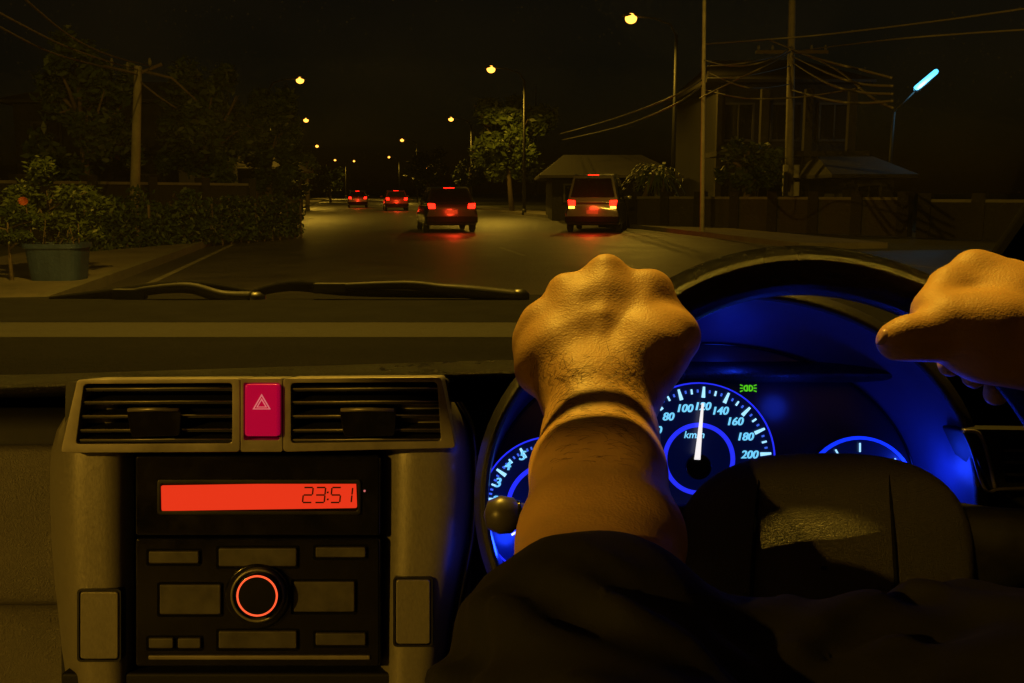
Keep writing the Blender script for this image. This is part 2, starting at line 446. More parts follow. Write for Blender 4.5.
# lamps out of the frame that light the cabin; the low rear post is added
loc = Vector((-1.2, 4.7, 0)) - RV * 1.9
t = copy_tree(proto, loc, YAW, 'nearest sodium street lamp on the left kerb, above the windscreen')
point('lamp_glow', (1.9, 0, 7.7), 3600, SODIUM, .055, t)
loc = Vector((-8.6, -7.0, .12))
t = make_lamp('fill_lamp_post', 'added low sodium lamp post, unseen behind the car, filling the cabin', 4.6); t.location = loc; t.rotation_euler = (0, 0, YAW)
point('lamp_glow', (1.9, 0, 4.4), 1800, SODIUM, .1, t)
# blue-white LED street lamp
base = Z(886, 222, .12)
tl = thing('led_street_lamp', 'slim street lamp with a glowing blue-white tube on a slanting arm at the right', 'street lamp', base)
dd = base.y; s = lambda px, py: (P(px, py, 1) - EYE) * (dd / (P(px, py, 1) - EYE).y) + EYE
mb = MB(); mb.tube([base, s(890, 165), s(894, 112)], [.09, .07, .06], 10); mb.build('pole', galv, tl, True)
mb = MB(); mb.tube([s(894, 112), s(905, 101), s(915, 91)], .035, 8); mb.build('arm', galv, tl, True)
a, b = s(914, 90), s(938, 70)
mb = MB(); mb.tube([a, b], .11, 12); mb2 = MB(); up = (b - a).normalized().cross(Vector((0, 1, 0)))
hd = MB(); hd.tube([a - up * .03 + Vector((0, .06, 0)), b - up * .03 + Vector((0, .06, 0))], .13, 10); hd = hd.build('lamp_head', lamp_body, tl, True)
mb = MB(); mb.tube([a + (b - a) * t for t in (0, .03, .1, .5, .9, .97, 1)], [.03, .08, .105, .105, .105, .08, .03], 12); mb.build('lamp_tube', led_on, hd, True)
point('lamp_glow', (a + b) / 2 - base + Vector((-.1, -.35, -.3)), 40, (.25, .65, 1), .2, tl)

# utility poles ----------------------------------------------------
def pole(px, py_base, py_top, w, lb, m=concrete, hz=0.12, cross=None):
    base = Z(px[0], py_base, hz); k = base.y
    at = lambda x, y: (P(x, y, 1) - EYE) * (k / (P(x, y, 1) - EYE).y) + EYE
    t = thing('utility_pole', lb, 'utility pole', base, group='utility poles carrying cables')
    mb = MB(); top = at(px[1], py_top); mb.tube([base, (base + top) / 2, top], [w, w * .85, w * .68], 8); mb.build('shaft', m, t, True)
    return t, at
lit_pole_m = mat('pole_lit_concrete', (.62, .56, .45), .6, bump='noise', bs=30, bd=.4, var=.25, vs=3)  # paler copy of the concrete, painting in lamplight on one pole
pA, atA = pole((702, 705), 232, -60, .07, 'tall slim roadside pole lit bright orange along its left edge', lit_pole_m)
pB, atB = pole((788, 793), 224, -40, .17, 'dark concrete pole with pale meter boxes low on both sides')
for x0, x1, nm in ((782, 785, 0), (792, 797, 1)):
    for y0, y1 in (((165, 196),) if nm == 0 else ((165, 178), (182, 196))):
        a = atB(x0, y0); b = atB(x1, y1); c = (a + b) / 2
        mb = MB(); mb.box(c + Vector((0, -.2, 0)), (abs(b.x - a.x) , .16, abs(a.z - b.z))); o = mb.build('meter_box', box_m, pB); bevel(o, .01)
mb = MB(); c = atB(792, 52); mb.box(c, (2.6, .1, .12)); mb.build('crossarm', bark, pB)
for dx in (-1.2, -.7, .7, 1.2):
    mb = MB(); mb.tube([c + Vector((dx, 0, .06)), c + Vector((dx, 0, .14)), c + Vector((dx, 0, .24))], [.03, .06, .03], 8); mb.build('insulator', kerb_m, pB, True)
pC, atC = pole((536, 536), 196, 86, .18, 'thin distant utility pole standing right of the round tree')
pD, atD = pole((134, 138), 232, 66, .16, 'dim concrete utility pole with a branching crossarm on the left side')
c = atD(138, 74)
mb = MB(); mb.tube([atD(104, 66), c, atD(162, 64)], .05, 6); mb.tube([atD(138, 70), atD(172, 78), atD(196, 100)], [.05, .04, .025], 6); mb.tube([atD(138, 80), atD(158, 96), atD(176, 108)], [.04, .03, .015], 6); mb.build('crossarm', bark, pD, True)
for x in (112, 128, 150):
    mb = MB(); q = atD(x, 66 + 4 * (x == 128)); mb.tube([q, q + Vector((0, 0, .1)), q + Vector((0, 0, .22))], [.03, .06, .03], 8); mb.build('insulator', kerb_m, pD, True)

def cable(pts, r, lb):
    q = crom([tuple(p) for p in pts], 10)
    mb = MB(); mb.tube(q, r, 5); o = mb.build('power_line', wire_m, None, True)
    tag(o, lb, 'cable', 'overhead cables strung between the poles'); return o
kA = Z(703, 232, .12).y; kB = Z(790, 224, .12).y
def D(px, py, y): v = P(px, py, 1) - EYE; return EYE + v * (y / v.y)
C = [
 ([D(708, 66, kA), D(750, 62, 21), D(792, 52, kB), D(870, 42, 20), D(960, 34, 17), D(1120, 24, 14)], 'overhead cable running level from the orange-lit pole past the dark pole to upper right'),
 ([D(706, 44, kA), D(760, 40, 21), D(830, 34, 20), D(960, 18, 17), D(1120, -6, 14)], 'topmost faint cable leaving the orange-lit pole to the right'),
 ([D(700, 98, kA), D(740, 78, 21), D(777, 60, 22), D(792, 50, kB)], 'cable rising steeply from left of the orange-lit pole to the dark pole'),
 ([D(708, 72, kA), D(735, 84, 21), D(762, 88, 22), D(790, 84, kB)], 'lowest sagging cable between the orange-lit pole and the dark pole'),
 ([D(708, 78, kA), D(745, 76, 21), D(790, 66, kB)], 'nearly straight cable between the orange-lit pole and the dark pole'),
 ([D(560, 134, 60), D(610, 120, 40), D(665, 100, 28), D(702, 80, kA)], 'long upper cable dropping from the orange-lit pole leftward to the far trees'),
 ([D(562, 140, 60), D(615, 128, 40), D(668, 108, 28), D(702, 86, kA)], 'long lower cable dropping from the orange-lit pole leftward to the far trees'),
 ([D(792, 50, kB), D(830, 62, 20), D(862, 70, 19), D(892, 78, 18)], 'cable sloping down from the dark pole towards the blue-white lamp'),
 ([D(792, 56, kB), D(830, 74, 20), D(862, 84, 19), D(893, 86, 18)], 'second cable sloping from the dark pole to the blue-white lamp, just below the first'),
 ([D(792, 62, kB), D(825, 82, 20), D(860, 92, 19), D(893, 94, 18)], 'third drooping cable from the dark pole to the blue-white lamp'),
 ([D(792, 90, kB), D(830, 100, 20), D(862, 103, 19), D(893, 101, 18)], 'lowest flat cable joining the dark pole to the blue-white lamp post'),
 ([D(-10, 8, 13), D(60, 44, 16), D(110, 62, 19), D(138, 70, Z(134, 232, .12).y)], 'cable from the top left corner down to the branching crossarm'),
 ([D(-10, 22, 13), D(50, 52, 16), D(100, 66, 19), D(138, 75, Z(134, 232, .12).y)], 'lower cable from the left edge down to the branching crossarm'),
 ([D(20, -5, 13), D(70, 36, 16), D(112, 56, 19), D(150, 66, Z(134, 232, .12).y)], 'uppermost cable over the left side ending at the branching crossarm')]
C += [
 ([D(706, 90, kA), D(745, 98, 21), D(800, 97, 21), D(860, 88, 19)], 'faint cable bowing below the tangle right of the orange-lit pole'),
 ([D(704, 60, kA), D(735, 66, 22), D(775, 58, 22), D(792, 46, kB)], 'cable crossing the tangle upward onto the dark pole crossarm'),
 ([D(770, 40, 30), D(830, 66, 24), D(870, 96, 20), D(893, 108, 18)], 'steep faint cable falling from behind the dark pole to the blue-white lamp post')]
for pts, lb in C: cable(pts, .017 if pts[0].y < 30 else .026, lb)

# trees ------------------------------------------------------------
def leaves(mb, cen, rad, n, size, rr, clumps=26):
    cl = []
    for i in range(clumps):
        a = rr.uniform(0, 2 * PI); z = rr.uniform(-1, 1); q = math.sqrt(1 - z * z); k = rr.uniform(.45, 1)
        cl.append((Vector((q * math.cos(a) * k, q * math.sin(a) * k, z * k)), rr.uniform(.16, .36)))
    for i in range(n):
        c, r = rr.choice(cl)
        d = Vector((rr.gauss(0, 1), rr.gauss(0, 1), rr.gauss(0, 1))).normalized() * r * rr.uniform(.3, 1.1)
        p = c + d; p = cen + Vector((p.x * rad[0], p.y * rad[1], p.z * rad[2]))
        u = Vector((rr.gauss(0, 1), rr.gauss(0, 1), rr.gauss(0, .6))).normalized(); v = u.cross(Vector((rr.gauss(0, 1), rr.gauss(0, 1), rr.gauss(0, 1)))).normalized()
        s_ = size * rr.uniform(.6, 1.4)
        mb.add([p - u * s_, p + v * s_ * .4, p + u * s_, p - v * s_ * .4], [(0, 1, 2, 3)])
def tree(name, lb, base, cen, rad, n, size, seed, m=leaf, group='trees beside the road', trunk=.18, cat='tree', part='crown'):
    rr = random.Random(seed); t = thing(name, lb, cat, base, group=group)
    mb = MB(); b = Vector(base); c = Vector(cen)
    mb.tube([b, b.lerp(c, .5) + Vector((rr.uniform(-.1, .1), 0, 0)) * rad[0], c + Vector((0, 0, rad[2] * .3))], [trunk, trunk * .75, trunk * .3], 8)
    for k in range(6):
        a = rr.uniform(0, 2 * PI); s0 = b.lerp(c, rr.uniform(.5, 1)); e = c + Vector((math.cos(a) * rad[0] * .7, math.sin(a) * rad[1] * .7, rr.uniform(-.1, .6) * rad[2]))
        mb.tube([s0, s0.lerp(e, .5) + Vector((0, 0, .05 * rad[2])), e], [trunk * .45, trunk * .3, trunk * .1], 6)
    mb.build('trunk' if trunk > .05 else 'stem', bark, t, True)
    mb = MB(); leaves(mb, c, rad, n, size, rr); mb.build(part, m, t)
    return t
def tr_px(name, lb, px, py, wpx, hpx, dist, n, size, seed, **kw):
    c = D(px, py, dist); s_ = dist / F; base = Vector((c.x, c.y, 0 if 'z0' not in kw else kw.pop('z0')))
    return tree(name, lb, base, c, (wpx * s_, wpx * s_ * .9, hpx * s_), n, size, seed, **kw)
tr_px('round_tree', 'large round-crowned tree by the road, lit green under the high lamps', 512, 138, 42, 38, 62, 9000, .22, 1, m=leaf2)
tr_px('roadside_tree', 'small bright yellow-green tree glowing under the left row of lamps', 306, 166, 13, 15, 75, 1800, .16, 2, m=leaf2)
tr_px('tall_tree', 'tall dark leafy tree left of the lamps, its edge catching light', 268, 140, 34, 50, 38, 6500, .16, 3)
tr_px('tall_tree', 'dim tall tree rising behind the dark hedge, right of the branching pole', 205, 130, 48, 62, 34, 6000, .16, 4)
tr_px('tall_tree', 'nearly black tall tree behind the branching utility pole', 80, 110, 60, 70, 30, 5000, .15, 5)
tr_px('roadside_tree', 'little dark tree between the tall left tree and the road', 290, 182, 18, 20, 50, 2200, .13, 6)
tr_px('roadside_tree', 'far dark tree behind the far cluster of lamps', 428, 168, 22, 20, 120, 1800, .3, 7)
tr_px('roadside_tree', 'dark tree at the right of the distant road, left of the round tree', 470, 172, 16, 15, 90, 1500, .25, 8)
tr_px('roadside_tree', 'distant tree at the far left end of the road under tiny lamps', 330, 178, 14, 14, 130, 1500, .3, 18)
tr_px('round_tree', 'broad dark tree in front of the dark building, right of the slim pole', 748, 160, 32, 28, 32, 3500, .13, 9)
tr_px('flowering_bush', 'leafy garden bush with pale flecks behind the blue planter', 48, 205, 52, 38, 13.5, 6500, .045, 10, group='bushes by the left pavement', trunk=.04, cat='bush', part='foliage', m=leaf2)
tr_px('flowering_bush', 'dark low bush at the far left edge below the leafy one', 8, 228, 36, 18, 12.6, 2500, .04, 11, group='bushes by the left pavement', trunk=.03, cat='bush', part='foliage')
# hedge
t = thing('hedge', 'long dark clipped hedge running behind the left pavement', 'hedge', D(190, 225, 19) * 1)
t.location.z = 0
mb = MB(); rr = random.Random(12)
for i in range(9000):
    u = rr.uniform(0, 1); p = D(70, 200, 18.5).lerp(D(300, 200, 27), u); p.z = rr.uniform(.05, 1) ** .8 * (1.0 + .35 * math.sin(u * 19) * math.sin(u * 47 + 1) + .12 * math.sin(u * 90)); p.y += rr.gauss(0, .35)
    a = Vector((rr.gauss(0, 1), rr.gauss(0, 1), rr.gauss(0, 1))).normalized(); b = a.cross(Vector((rr.gauss(0, 1), rr.gauss(0, 1), 1))).normalized(); s_ = .07
    mb.add([p - a * s_, p + b * s_ * .5, p + a * s_, p - b * s_ * .5], [(0, 1, 2, 3)])
mb.build('foliage', leaf, t)
mb = MB()
for i in range(24):
    p = D(70, 200, 18.5).lerp(D(300, 200, 27), i / 23); p.z = 0; mb.tube([p, p + Vector((0, 0, 1))], .03, 5)
mb.build('stem', bark, t)
# palm
base = Z(650, 224, .12); t = thing('palm_tree', 'short palm-like tree with drooping fronds left of the orange-lit pole', 'tree', base)
k = base.y; top = D(655, 172, k)
mb = MB(); mb.tube([base, D(641, 205, k), top], [.14, .10, .08], 8); mb.tube([D(643, 216, k), D(662, 198, k), D(664, 178, k)], [.08, .06, .04], 8); mb.build('trunk', bark, t, True)
mb = MB(); rr = random.Random(3)
for i in range(46):
    a = rr.uniform(0, 2 * PI); L = rr.uniform(.5, 1.0); up = rr.uniform(.0, .75); st = top + Vector((rr.uniform(-.35, .35), rr.uniform(-.3, .3), rr.uniform(-.2, .25)))
    pr = st; wprev = .02
    for j in range(1, 6):
        f = j / 5; q = st + Vector((math.cos(a) * L * f, math.sin(a) * L * f, up * f - 1.0 * f * f)); w = .05 * math.sin(PI * min(.95, f)) + .01
        sd = Vector((-math.sin(a), math.cos(a), 0)); mb.add([pr - sd * wprev, pr + sd * wprev, q + sd * w, q - sd * w], [(0, 1, 2, 3)])
        for sg in (-1, 1):
            mb.add([q, q + sd * sg * .22 + Vector((math.cos(a) * .1, math.sin(a) * .1, -.12)), q + Vector((math.cos(a) * .03, math.sin(a) * .03, 0))], [(0, 1, 2)])
        pr = q; wprev = w
mb.build('frond', leaf2, t)
# planter
c0 = Z(60, 280, .11); k = c0.y
t = thing('planter', 'weathered blue tapered planter pot standing on the left pavement', 'plant pot', c0)
hh = D(60, 243, k).z - c0.z; w0 = 24 / F * k; w1 = 28.5 / F * k
def ring(rx, z, n=28): return [c0 + Vector((rx * (abs(math.cos(a)) ** .55) * math.copysign(1, math.cos(a)), rx * .8 * (abs(math.sin(a)) ** .55) * math.copysign(1, math.sin(a)), z)) for a in [2 * PI * i / n for i in range(n)]]
mb = MB(); mb.loft([ring(w0 * .1, .02), ring(w0, .0), ring(w1 * .97, hh * .88), ring(w1 * 1.04, hh * .88), ring(w1 * 1.04, hh), ring(w1 * .93, hh), ring(w1 * .9, hh * .8)], True)
mb.build('pot', pot_m, t, False)
mb = MB(); mb.add(ring(w1 * .9, hh * .85), [tuple(range(28))]); mb.build('soil', soil_m, t)
rr = random.Random(9)
tp = thing('potted_plant', 'sparse leafy shoots growing in the blue planter', 'plant', c0 + Vector((0, 0, hh * .85)))
mb = MB(); st = MB()
for i in range(14):
    x = rr.uniform(-.8, .8) * w1; h_ = rr.uniform(.12, .4); b_ = c0 + Vector((x, rr.uniform(-.2, .2) * w1, hh * .85)); e = b_ + Vector((rr.uniform(-.12, .12), 0, h_)); st.tube([b_, e], .006, 5)
    for j in range(14):
        p = b_.lerp(e, rr.uniform(.3, 1)); a = Vector((rr.gauss(0, 1), rr.gauss(0, 1), rr.gauss(0, .5))).normalized(); b2 = a.cross(Vector((0, 0, 1))); mb.add([p, p + a * .04 + b2 * .018, p + a * .08, p + a * .04 - b2 * .018], [(0, 1, 2, 3)])
st.build('stem', bark, tp); mb.build('leaf', leaf2, tp)
f0 = D(24, 201, 12.6); rr = random.Random(2)
t = thing('flower', 'single orange bloom among the dark leaves at the far left', 'flower', f0)
mb = MB()
for i in range(12):
    a = 2 * PI * i / 12; mb.add([f0, f0 + Vector((math.cos(a + .3) * .05, -.01, math.sin(a + .3) * .05)), f0 + Vector((math.cos(a) * .075, -.03, math.sin(a) * .06)), f0 + Vector((math.cos(a - .3) * .05, -.01, math.sin(a - .3) * .05))], [(0, 1, 2, 3)])
mb.build('petals', flower_m, t)
mb = MB(); mb.tube([f0 + Vector((0, .02, 0)), f0 + Vector((.02, .1, -.5)), Vector((f0.x, f0.y + .15, 0))], .008, 5); mb.build('stem', bark, t)

# right-hand wall with piers
def wall_run(name, lb, p0, p1, h, th, m, npier):
    t = thing(name, lb, 'wall', Vector(((p0.x + p1.x) / 2, (p0.y + p1.y) / 2, 0)))
    u = (p1 - p0); L = u.length; ang = math.atan2(u.y, u.x); M = Matrix.Rotation(ang, 3, 'Z')
    c = (p0 + p1) / 2; mb = MB(); mb.box((c.x, c.y, h / 2), (L, th, h), M); mb.build('panel', m, t)
    mb = MB(); mb.box((c.x, c.y, h + .04), (L, th + .08, .08), M); mb.build('coping', kerb_m, t)
    for i in range(npier):
        q = p0.lerp(p1, (i + .0) / max(1, npier - 1)); mb = MB(); mb.box((q.x, q.y, (h + .25) / 2), (.34, .34, h + .25), M); mb.build('pier', wall_dark, t)
    return t
def flat(v): return Vector((v.x, v.y, 0))
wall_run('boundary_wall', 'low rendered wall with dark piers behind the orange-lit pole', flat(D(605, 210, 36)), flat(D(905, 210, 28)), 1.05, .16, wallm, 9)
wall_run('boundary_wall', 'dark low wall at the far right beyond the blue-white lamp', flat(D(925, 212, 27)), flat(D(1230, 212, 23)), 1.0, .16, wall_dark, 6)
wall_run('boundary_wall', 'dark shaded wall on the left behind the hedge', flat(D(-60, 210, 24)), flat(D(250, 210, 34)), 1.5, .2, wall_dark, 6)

# houses
def house(name, lb, px0, px1, dist, eave, ridge, depth, m, roofm, wins, yaw=0.0, over=.6):
    a = flat(D(px0, 200, dist)); b = flat(D(px1, 200, dist)); c = (a + b) / 2; w = (b - a).length
    t = thing(name, lb, 'house', c)
    M = Matrix.Rotation(yaw, 3, 'Z'); tr = lambda x, y, z: c + M @ Vector((x, y, 0)) + Vector((0, 0, z))
    mb = MB(); x = w / 2
    mb.prism([tr(-x, 0, 0), tr(x, 0, 0), tr(x, 0, eave), tr(-x, 0, eave)], [tr(-x, depth, 0), tr(x, depth, 0), tr(x, depth, eave), tr(-x, depth, eave)])
    mb.build('wall', m, t)
    mb = MB(); xo = x + over
    sec = lambda yy, zz: [tr(-xo, yy, zz), tr(xo, yy, zz)]
    rx = xo - min(w * .25, 2.5)
    e = .12
    A = [tr(-xo, -over, eave + .02), tr(xo, -over, eave + .02), tr(xo, depth + over, eave + .02), tr(-xo, depth + over, eave + .02)]
    Bq = [v + Vector((0, 0, e)) for v in A]; r0 = tr(-rx, depth / 2, ridge); r1 = tr(rx, depth / 2, ridge)
    mb.add(A + Bq + [r0, r1], [(3, 2, 1, 0), (0, 1, 5, 4), (1, 2, 6, 5), (2, 3, 7, 6), (3, 0, 4, 7), (4, 5, 9, 8), (6, 7, 8, 9), (5, 6, 9), (7, 4, 8)])
    mb.build('roof', roofm, t)
    for (u, z0, z1, ww, nm) in wins:
        cx = -x + u * w
        mb = MB()
        for (qx, qz, sx, sz) in ((cx - ww / 2, (z0 + z1) / 2, .08, z1 - z0), (cx + ww / 2, (z0 + z1) / 2, .08, z1 - z0), (cx, z0 - .03, ww + .1, .08), (cx, z1 + .03, ww + .1, .08), (cx, (z0 + z1) / 2, .05, z1 - z0)):
            mb.box(tr(qx, -.04, qz), (sx, .1, sz), M)
        fo = mb.build(nm, frame_m, t)
        mb = MB(); mb.box(tr(cx, -.02, (z0 + z1) / 2), (ww, .03, z1 - z0), M); mb.build('pane' if nm == 'window' else 'door_leaf', win_dark if nm == 'window' else bark, fo)
    return t
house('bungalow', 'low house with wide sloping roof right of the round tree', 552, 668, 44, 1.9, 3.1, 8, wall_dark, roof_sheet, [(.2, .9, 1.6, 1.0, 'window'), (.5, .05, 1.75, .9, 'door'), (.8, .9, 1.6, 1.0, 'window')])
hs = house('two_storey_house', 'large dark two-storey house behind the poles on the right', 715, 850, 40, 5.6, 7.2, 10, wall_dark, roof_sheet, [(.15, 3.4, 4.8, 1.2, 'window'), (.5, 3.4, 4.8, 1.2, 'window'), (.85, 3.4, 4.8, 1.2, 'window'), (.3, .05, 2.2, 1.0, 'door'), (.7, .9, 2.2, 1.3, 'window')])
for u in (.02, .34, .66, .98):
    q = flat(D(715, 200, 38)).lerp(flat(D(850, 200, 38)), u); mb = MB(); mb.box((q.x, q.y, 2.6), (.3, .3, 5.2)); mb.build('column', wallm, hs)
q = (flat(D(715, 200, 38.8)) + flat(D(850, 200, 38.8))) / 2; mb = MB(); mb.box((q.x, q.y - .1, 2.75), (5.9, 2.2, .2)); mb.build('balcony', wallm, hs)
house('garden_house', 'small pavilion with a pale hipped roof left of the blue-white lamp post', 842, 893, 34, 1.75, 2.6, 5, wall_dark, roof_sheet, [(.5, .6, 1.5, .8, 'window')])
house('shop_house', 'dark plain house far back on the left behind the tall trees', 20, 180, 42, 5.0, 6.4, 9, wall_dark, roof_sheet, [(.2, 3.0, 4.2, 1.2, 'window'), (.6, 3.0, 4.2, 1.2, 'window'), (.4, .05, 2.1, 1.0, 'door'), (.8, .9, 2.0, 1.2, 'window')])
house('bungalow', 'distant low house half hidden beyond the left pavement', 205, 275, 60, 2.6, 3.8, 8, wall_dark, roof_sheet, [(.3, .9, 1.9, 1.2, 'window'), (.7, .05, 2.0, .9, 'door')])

# vehicles ahead, seen from behind ---------------------------------
def vehicle(name, lb, loc, rotz, paint, van=False, signal=False):
    """local frame: x right, y forward, rear bumper near y=0."""
    t = thing(name, lb, 'car', loc, rotz, 'cars driving away on the road')
    Wd, L, Hh = (1.70, 4.3, 1.45) if not van else (1.78, 4.7, 1.85)
    hw = Wd / 2
    def ringc(y, zb, zt, wb, wt, n=5):
        r = []
        for sx in (1, -1):
            seg = [(wb * .93, zb), (wb, zb + .12), (wb, (zb + zt) / 2), (wt * .99, zt - .06), (wt * .9, zt)]
            if sx < 0: seg = seg[::-1]
            r += [(sx * a, y, b) for a, b in seg]
        return r
    mb = MB(); belt = .92 if not van else 1.02
    S = [(0, .30, belt - .14, hw * .93, hw * .86), (.10, .24, belt - .02, hw * .98, hw * .92), (.55, .22, belt, hw, hw * .95), (2.2, .22, belt - .02, hw, hw * .95), (3.3, .22, belt - .05, hw, hw * .93), (3.9, .24, .74, hw * .97, hw * .85), (L, .30, .62, hw * .85, hw * .7)]
    mb.loft([ringc(*s_) for s_ in S], True)
    n = 10; mb.f.append(tuple(range(n - 1, -1, -1))); mb.f.append(tuple((len(S) - 1) * n + k for k in range(n)))
    body = mb.build('body', paint, t, True, True)
    bevel(body, .02, 2, 40)
    mb = MB()
    cab = [(.18 if not van else .06, belt - .03, hw * .90), (.75 if not van else .22, Hh - .05, hw * .70), (1.1 if not van else .6, Hh, hw * .72), (2.0, Hh, hw * .72), (2.35, Hh - .07, hw * .70), (3.2, belt - .06, hw * .88)]
    secs = []
    for y, z, w in cab:
        wb = hw * .93
        secs.append([(wb * .985 if z > belt else w, y, belt - .08), (w, y, z), (-w, y, z), (-wb * .985 if z > belt else -w, y, belt - .08)])
    mb.loft(secs, True); mb.f.append((3, 2, 1, 0)); k = len(secs) - 1; mb.f.append((4 * k, 4 * k + 1, 4 * k + 2, 4 * k + 3))
    c = mb.build('cabin', paint, t, False, True); bevel(c, .03, 3, 25)
    # rear screen and side windows, slightly proud
    y0, z0, w0 = cab[0]; y1, z1, w1 = cab[1]
    def lerp(a, b, f): return a + (b - a) * f
    q = [(-lerp(w0, w1, .15) * .9, lerp(y0, y1, .15) - .012, lerp(z0, z1, .15)), (lerp(w0, w1, .15) * .9, lerp(y0, y1, .15) - .012, lerp(z0, z1, .15)), (lerp(w0, w1, .88) * .88, lerp(y0, y1, .88) - .012, lerp(z0, z1, .88)), (-lerp(w0, w1, .88) * .88, lerp(y0, y1, .88) - .012, lerp(z0, z1, .88))]
    mb = MB(); mb.prism(q, [(a, b + .02, c_) for a, b, c_ in q]); mb.build('rear_window', win_dark, t, False, True)
    for sx in (-1, 1):
        for (ya, yb) in ((.95, 1.75), (1.85, 2.7)):
            q = [(sx * (hw * .93 + .004), ya - .1, belt + .02), (sx * (hw * .93 + .004), yb + (.15 if yb > 2 else 0), belt + .02), (sx * (hw * .75 + .006), yb - (.35 if yb > 2 else 0), Hh - .12), (sx * (hw * .75 + .006), ya + .05, Hh - .12)]
            mb = MB(); mb.prism(q, [(a - sx * .02, b, c_) for a, b, c_ in q]); mb.build('side_window', win_dark, t, False, True)
        # tail lamp
        mb = MB(); zt = belt - .16
        mb.loft([[(sx * (hw * .60 + dx), yy, zt + dz) for dx, dz in ((0, 0), (.22, .0), (.24, .17), (.02, .16))] for yy in (-.035, .05)], True); mb.f += [(3, 2, 1, 0), (4, 5, 6, 7)]
        o = mb.build('tail_lamp', tail_on, t, False, True); bevel(o, .015)
        if signal and sx < 0 or (signal and sx > 0):
            mb = MB(); mb.box((sx * (hw * .60 + .12), -.03, zt - .06), (.18, .05, .07)); o = mb.build('turn_signal', amber_on, t, False, True)
        for yy in (.78, 3.45):
            mb = MB(); mb.tube([(sx * (hw - .19), yy, .31), (sx * (hw - .02), yy, .31)], .31, 24); w_ = mb.build('wheel', tyre_m, t, False, True); bevel(w_, .03)
            mb = MB(); mb.tube([(sx * (hw - .03), yy, .31), (sx * (hw - .008), yy, .31)], .2, 20); mb.build('wheel_rim', rim_m, w_, False, True)
        mb = MB(); mb.box((sx * (hw + .1), 2.75, belt + .08), (.18, .1, .12)); o = mb.build('mirror', paint, t, False, True); bevel(o, .02)
    mb = MB(); mb.box((0, -.04, .42), (Wd * .96, .16, .20)); o = mb.build('bumper', rubber, t, False, True); bevel(o, .04, 3)
    mb = MB(); mb.box((0, -.01, .66), (.36, .03, .13)); mb.build('number_plate', chrome, t, False, True)
    mb = MB(); mb.box((0, cab[1][0] + .02, Hh - .045), (.34, .03, .03)); mb.build('high_brake_lamp', tail_on, t, False, True)
    point('brake_glow', (0, -.55, belt - .25), 40, (1, .04, .01), .15, t)
    return t
dark_paint = mat('car_paint_dark', (.03, .03, .035), .3, .3, coat=.7)
grey_paint = mat('car_paint_grey', (.09, .09, .095), .3, .4, coat=.7)
red_paint = mat('car_paint_red', (.12, .02, .02), .3, .3, coat=.7)
def on_road(px, py): v = Z(px, py, 0); v.z = .002; return v
vehicle('moving_car', 'dark saloon driving away mid road with two red tail lamps', on_road(452, 233), YAW, dark_paint)
vehicle('moving_van', 'tall dark van turning off to the right with red lamps and amber signals lit', on_road(592, 233), YAW - .35, dark_paint, True, True)
vehicle('moving_car', 'small far car at the road end with red tail lamps, leftmost of the cars', on_road(358, 208), YAW, grey_paint)
vehicle('moving_car', 'distant reddish car with lit tail lamps just right of the road end', on_road(397, 211), YAW, red_paint)
#==END OUTSIDE==
#==CABIN==
# own car: body shell with windscreen, pillars, bonnet -------------------------
car = thing('car_cabin', 'interior shell of the car with windscreen, dark cowl and pale right pillar', 'car', (-.21, .4, 0))
BY, BZ = 1.40, P(500, 301, 1.45).z; TY, TZ = .775, 1.495
XL, XR = -1.06, .625
def wscreen(u, v, off=0):   # u across 0..1, v up 0..1
    bow = .10 * (1 - (2 * u - 1) ** 2)
    xl = XL + .10 * v; xr = XR - .09 * v
    return Vector((xl + (xr - xl) * u, BY - .06 + bow * (1 - .4 * v) + (TY - BY) * v + off * .55, BZ + (TZ - BZ) * v + off * .83))
mb = MB(); nu, nv = 24, 10
A = [[wscreen(i / nu, j / nv, 0) for i in range(nu + 1)] for j in range(nv + 1)]
B = [[wscreen(i / nu, j / nv, .005) for i in range(nu + 1)] for j in range(nv + 1)]
mb.loft(A); mb.loft([b[::-1] for b in B]); mb.build('windscreen', glass, car, True)
mb = MB()   # black border at the right edge of the glass
mb.loft([[wscreen(1.0 + .0, j / nv, .008), wscreen(1.02, j / nv, .008), wscreen(1.02, j / nv, -.012), wscreen(1.0, j / nv, -.012)] for j in range(nv + 1)], True)
mb.build('window_seal', rubber, car)
mb = MB()
mb.loft([[wscreen(0, j / nv, .008), wscreen(-.02, j / nv, .008), wscreen(-.02, j / nv, -.012), wscreen(0, j / nv, -.012)] for j in range(nv + 1)], True)
mb.build('window_seal', rubber, car)
for sx, u in ((1, 1.02), (-1, -.02)):
    mb = MB()
    secs = []
    for j in range(nv + 1):
        c = wscreen(u, j / nv); w = Vector((sx, -.25, 0)).normalized()
        secs.append([c + Vector((0, 0, .012)), c + w * .05 + Vector((0, 0, .02)), c + w * .11 + Vector((0, -.02, -.01)), c + w * .11 + Vector((0, -.04, -.05)), c + w * .03 + Vector((0, -.02, -.035))])
    mb.loft(secs, True); mb.f += [(4, 3, 2, 1, 0), tuple(nv * 5 + k for k in range(5))]
    o = mb.build('pillar', pillar_m, car, True)
mb = MB(); hd_ = [wscreen(i / nu, 1) for i in range(nu + 1)]
mb.loft([[p + Vector((0, .03, .012)) for p in hd_], [p + Vector((0, -.06, .045)) for p in hd_], [Vector((p.x, .1, 1.56)) for p in hd_], [Vector((p.x, -.35, 1.57)) for p in hd_], [Vector((p.x, -.35, 1.53)) for p in hd_], [Vector((p.x, .1, 1.53)) for p in hd_], [p + Vector((0, -.06, 0)) for p in hd_], [p + Vector((0, .0, -.01)) for p in hd_], [p + Vector((0, .03, .012)) for p in hd_]])
mb.build('roof', roof_m, car)
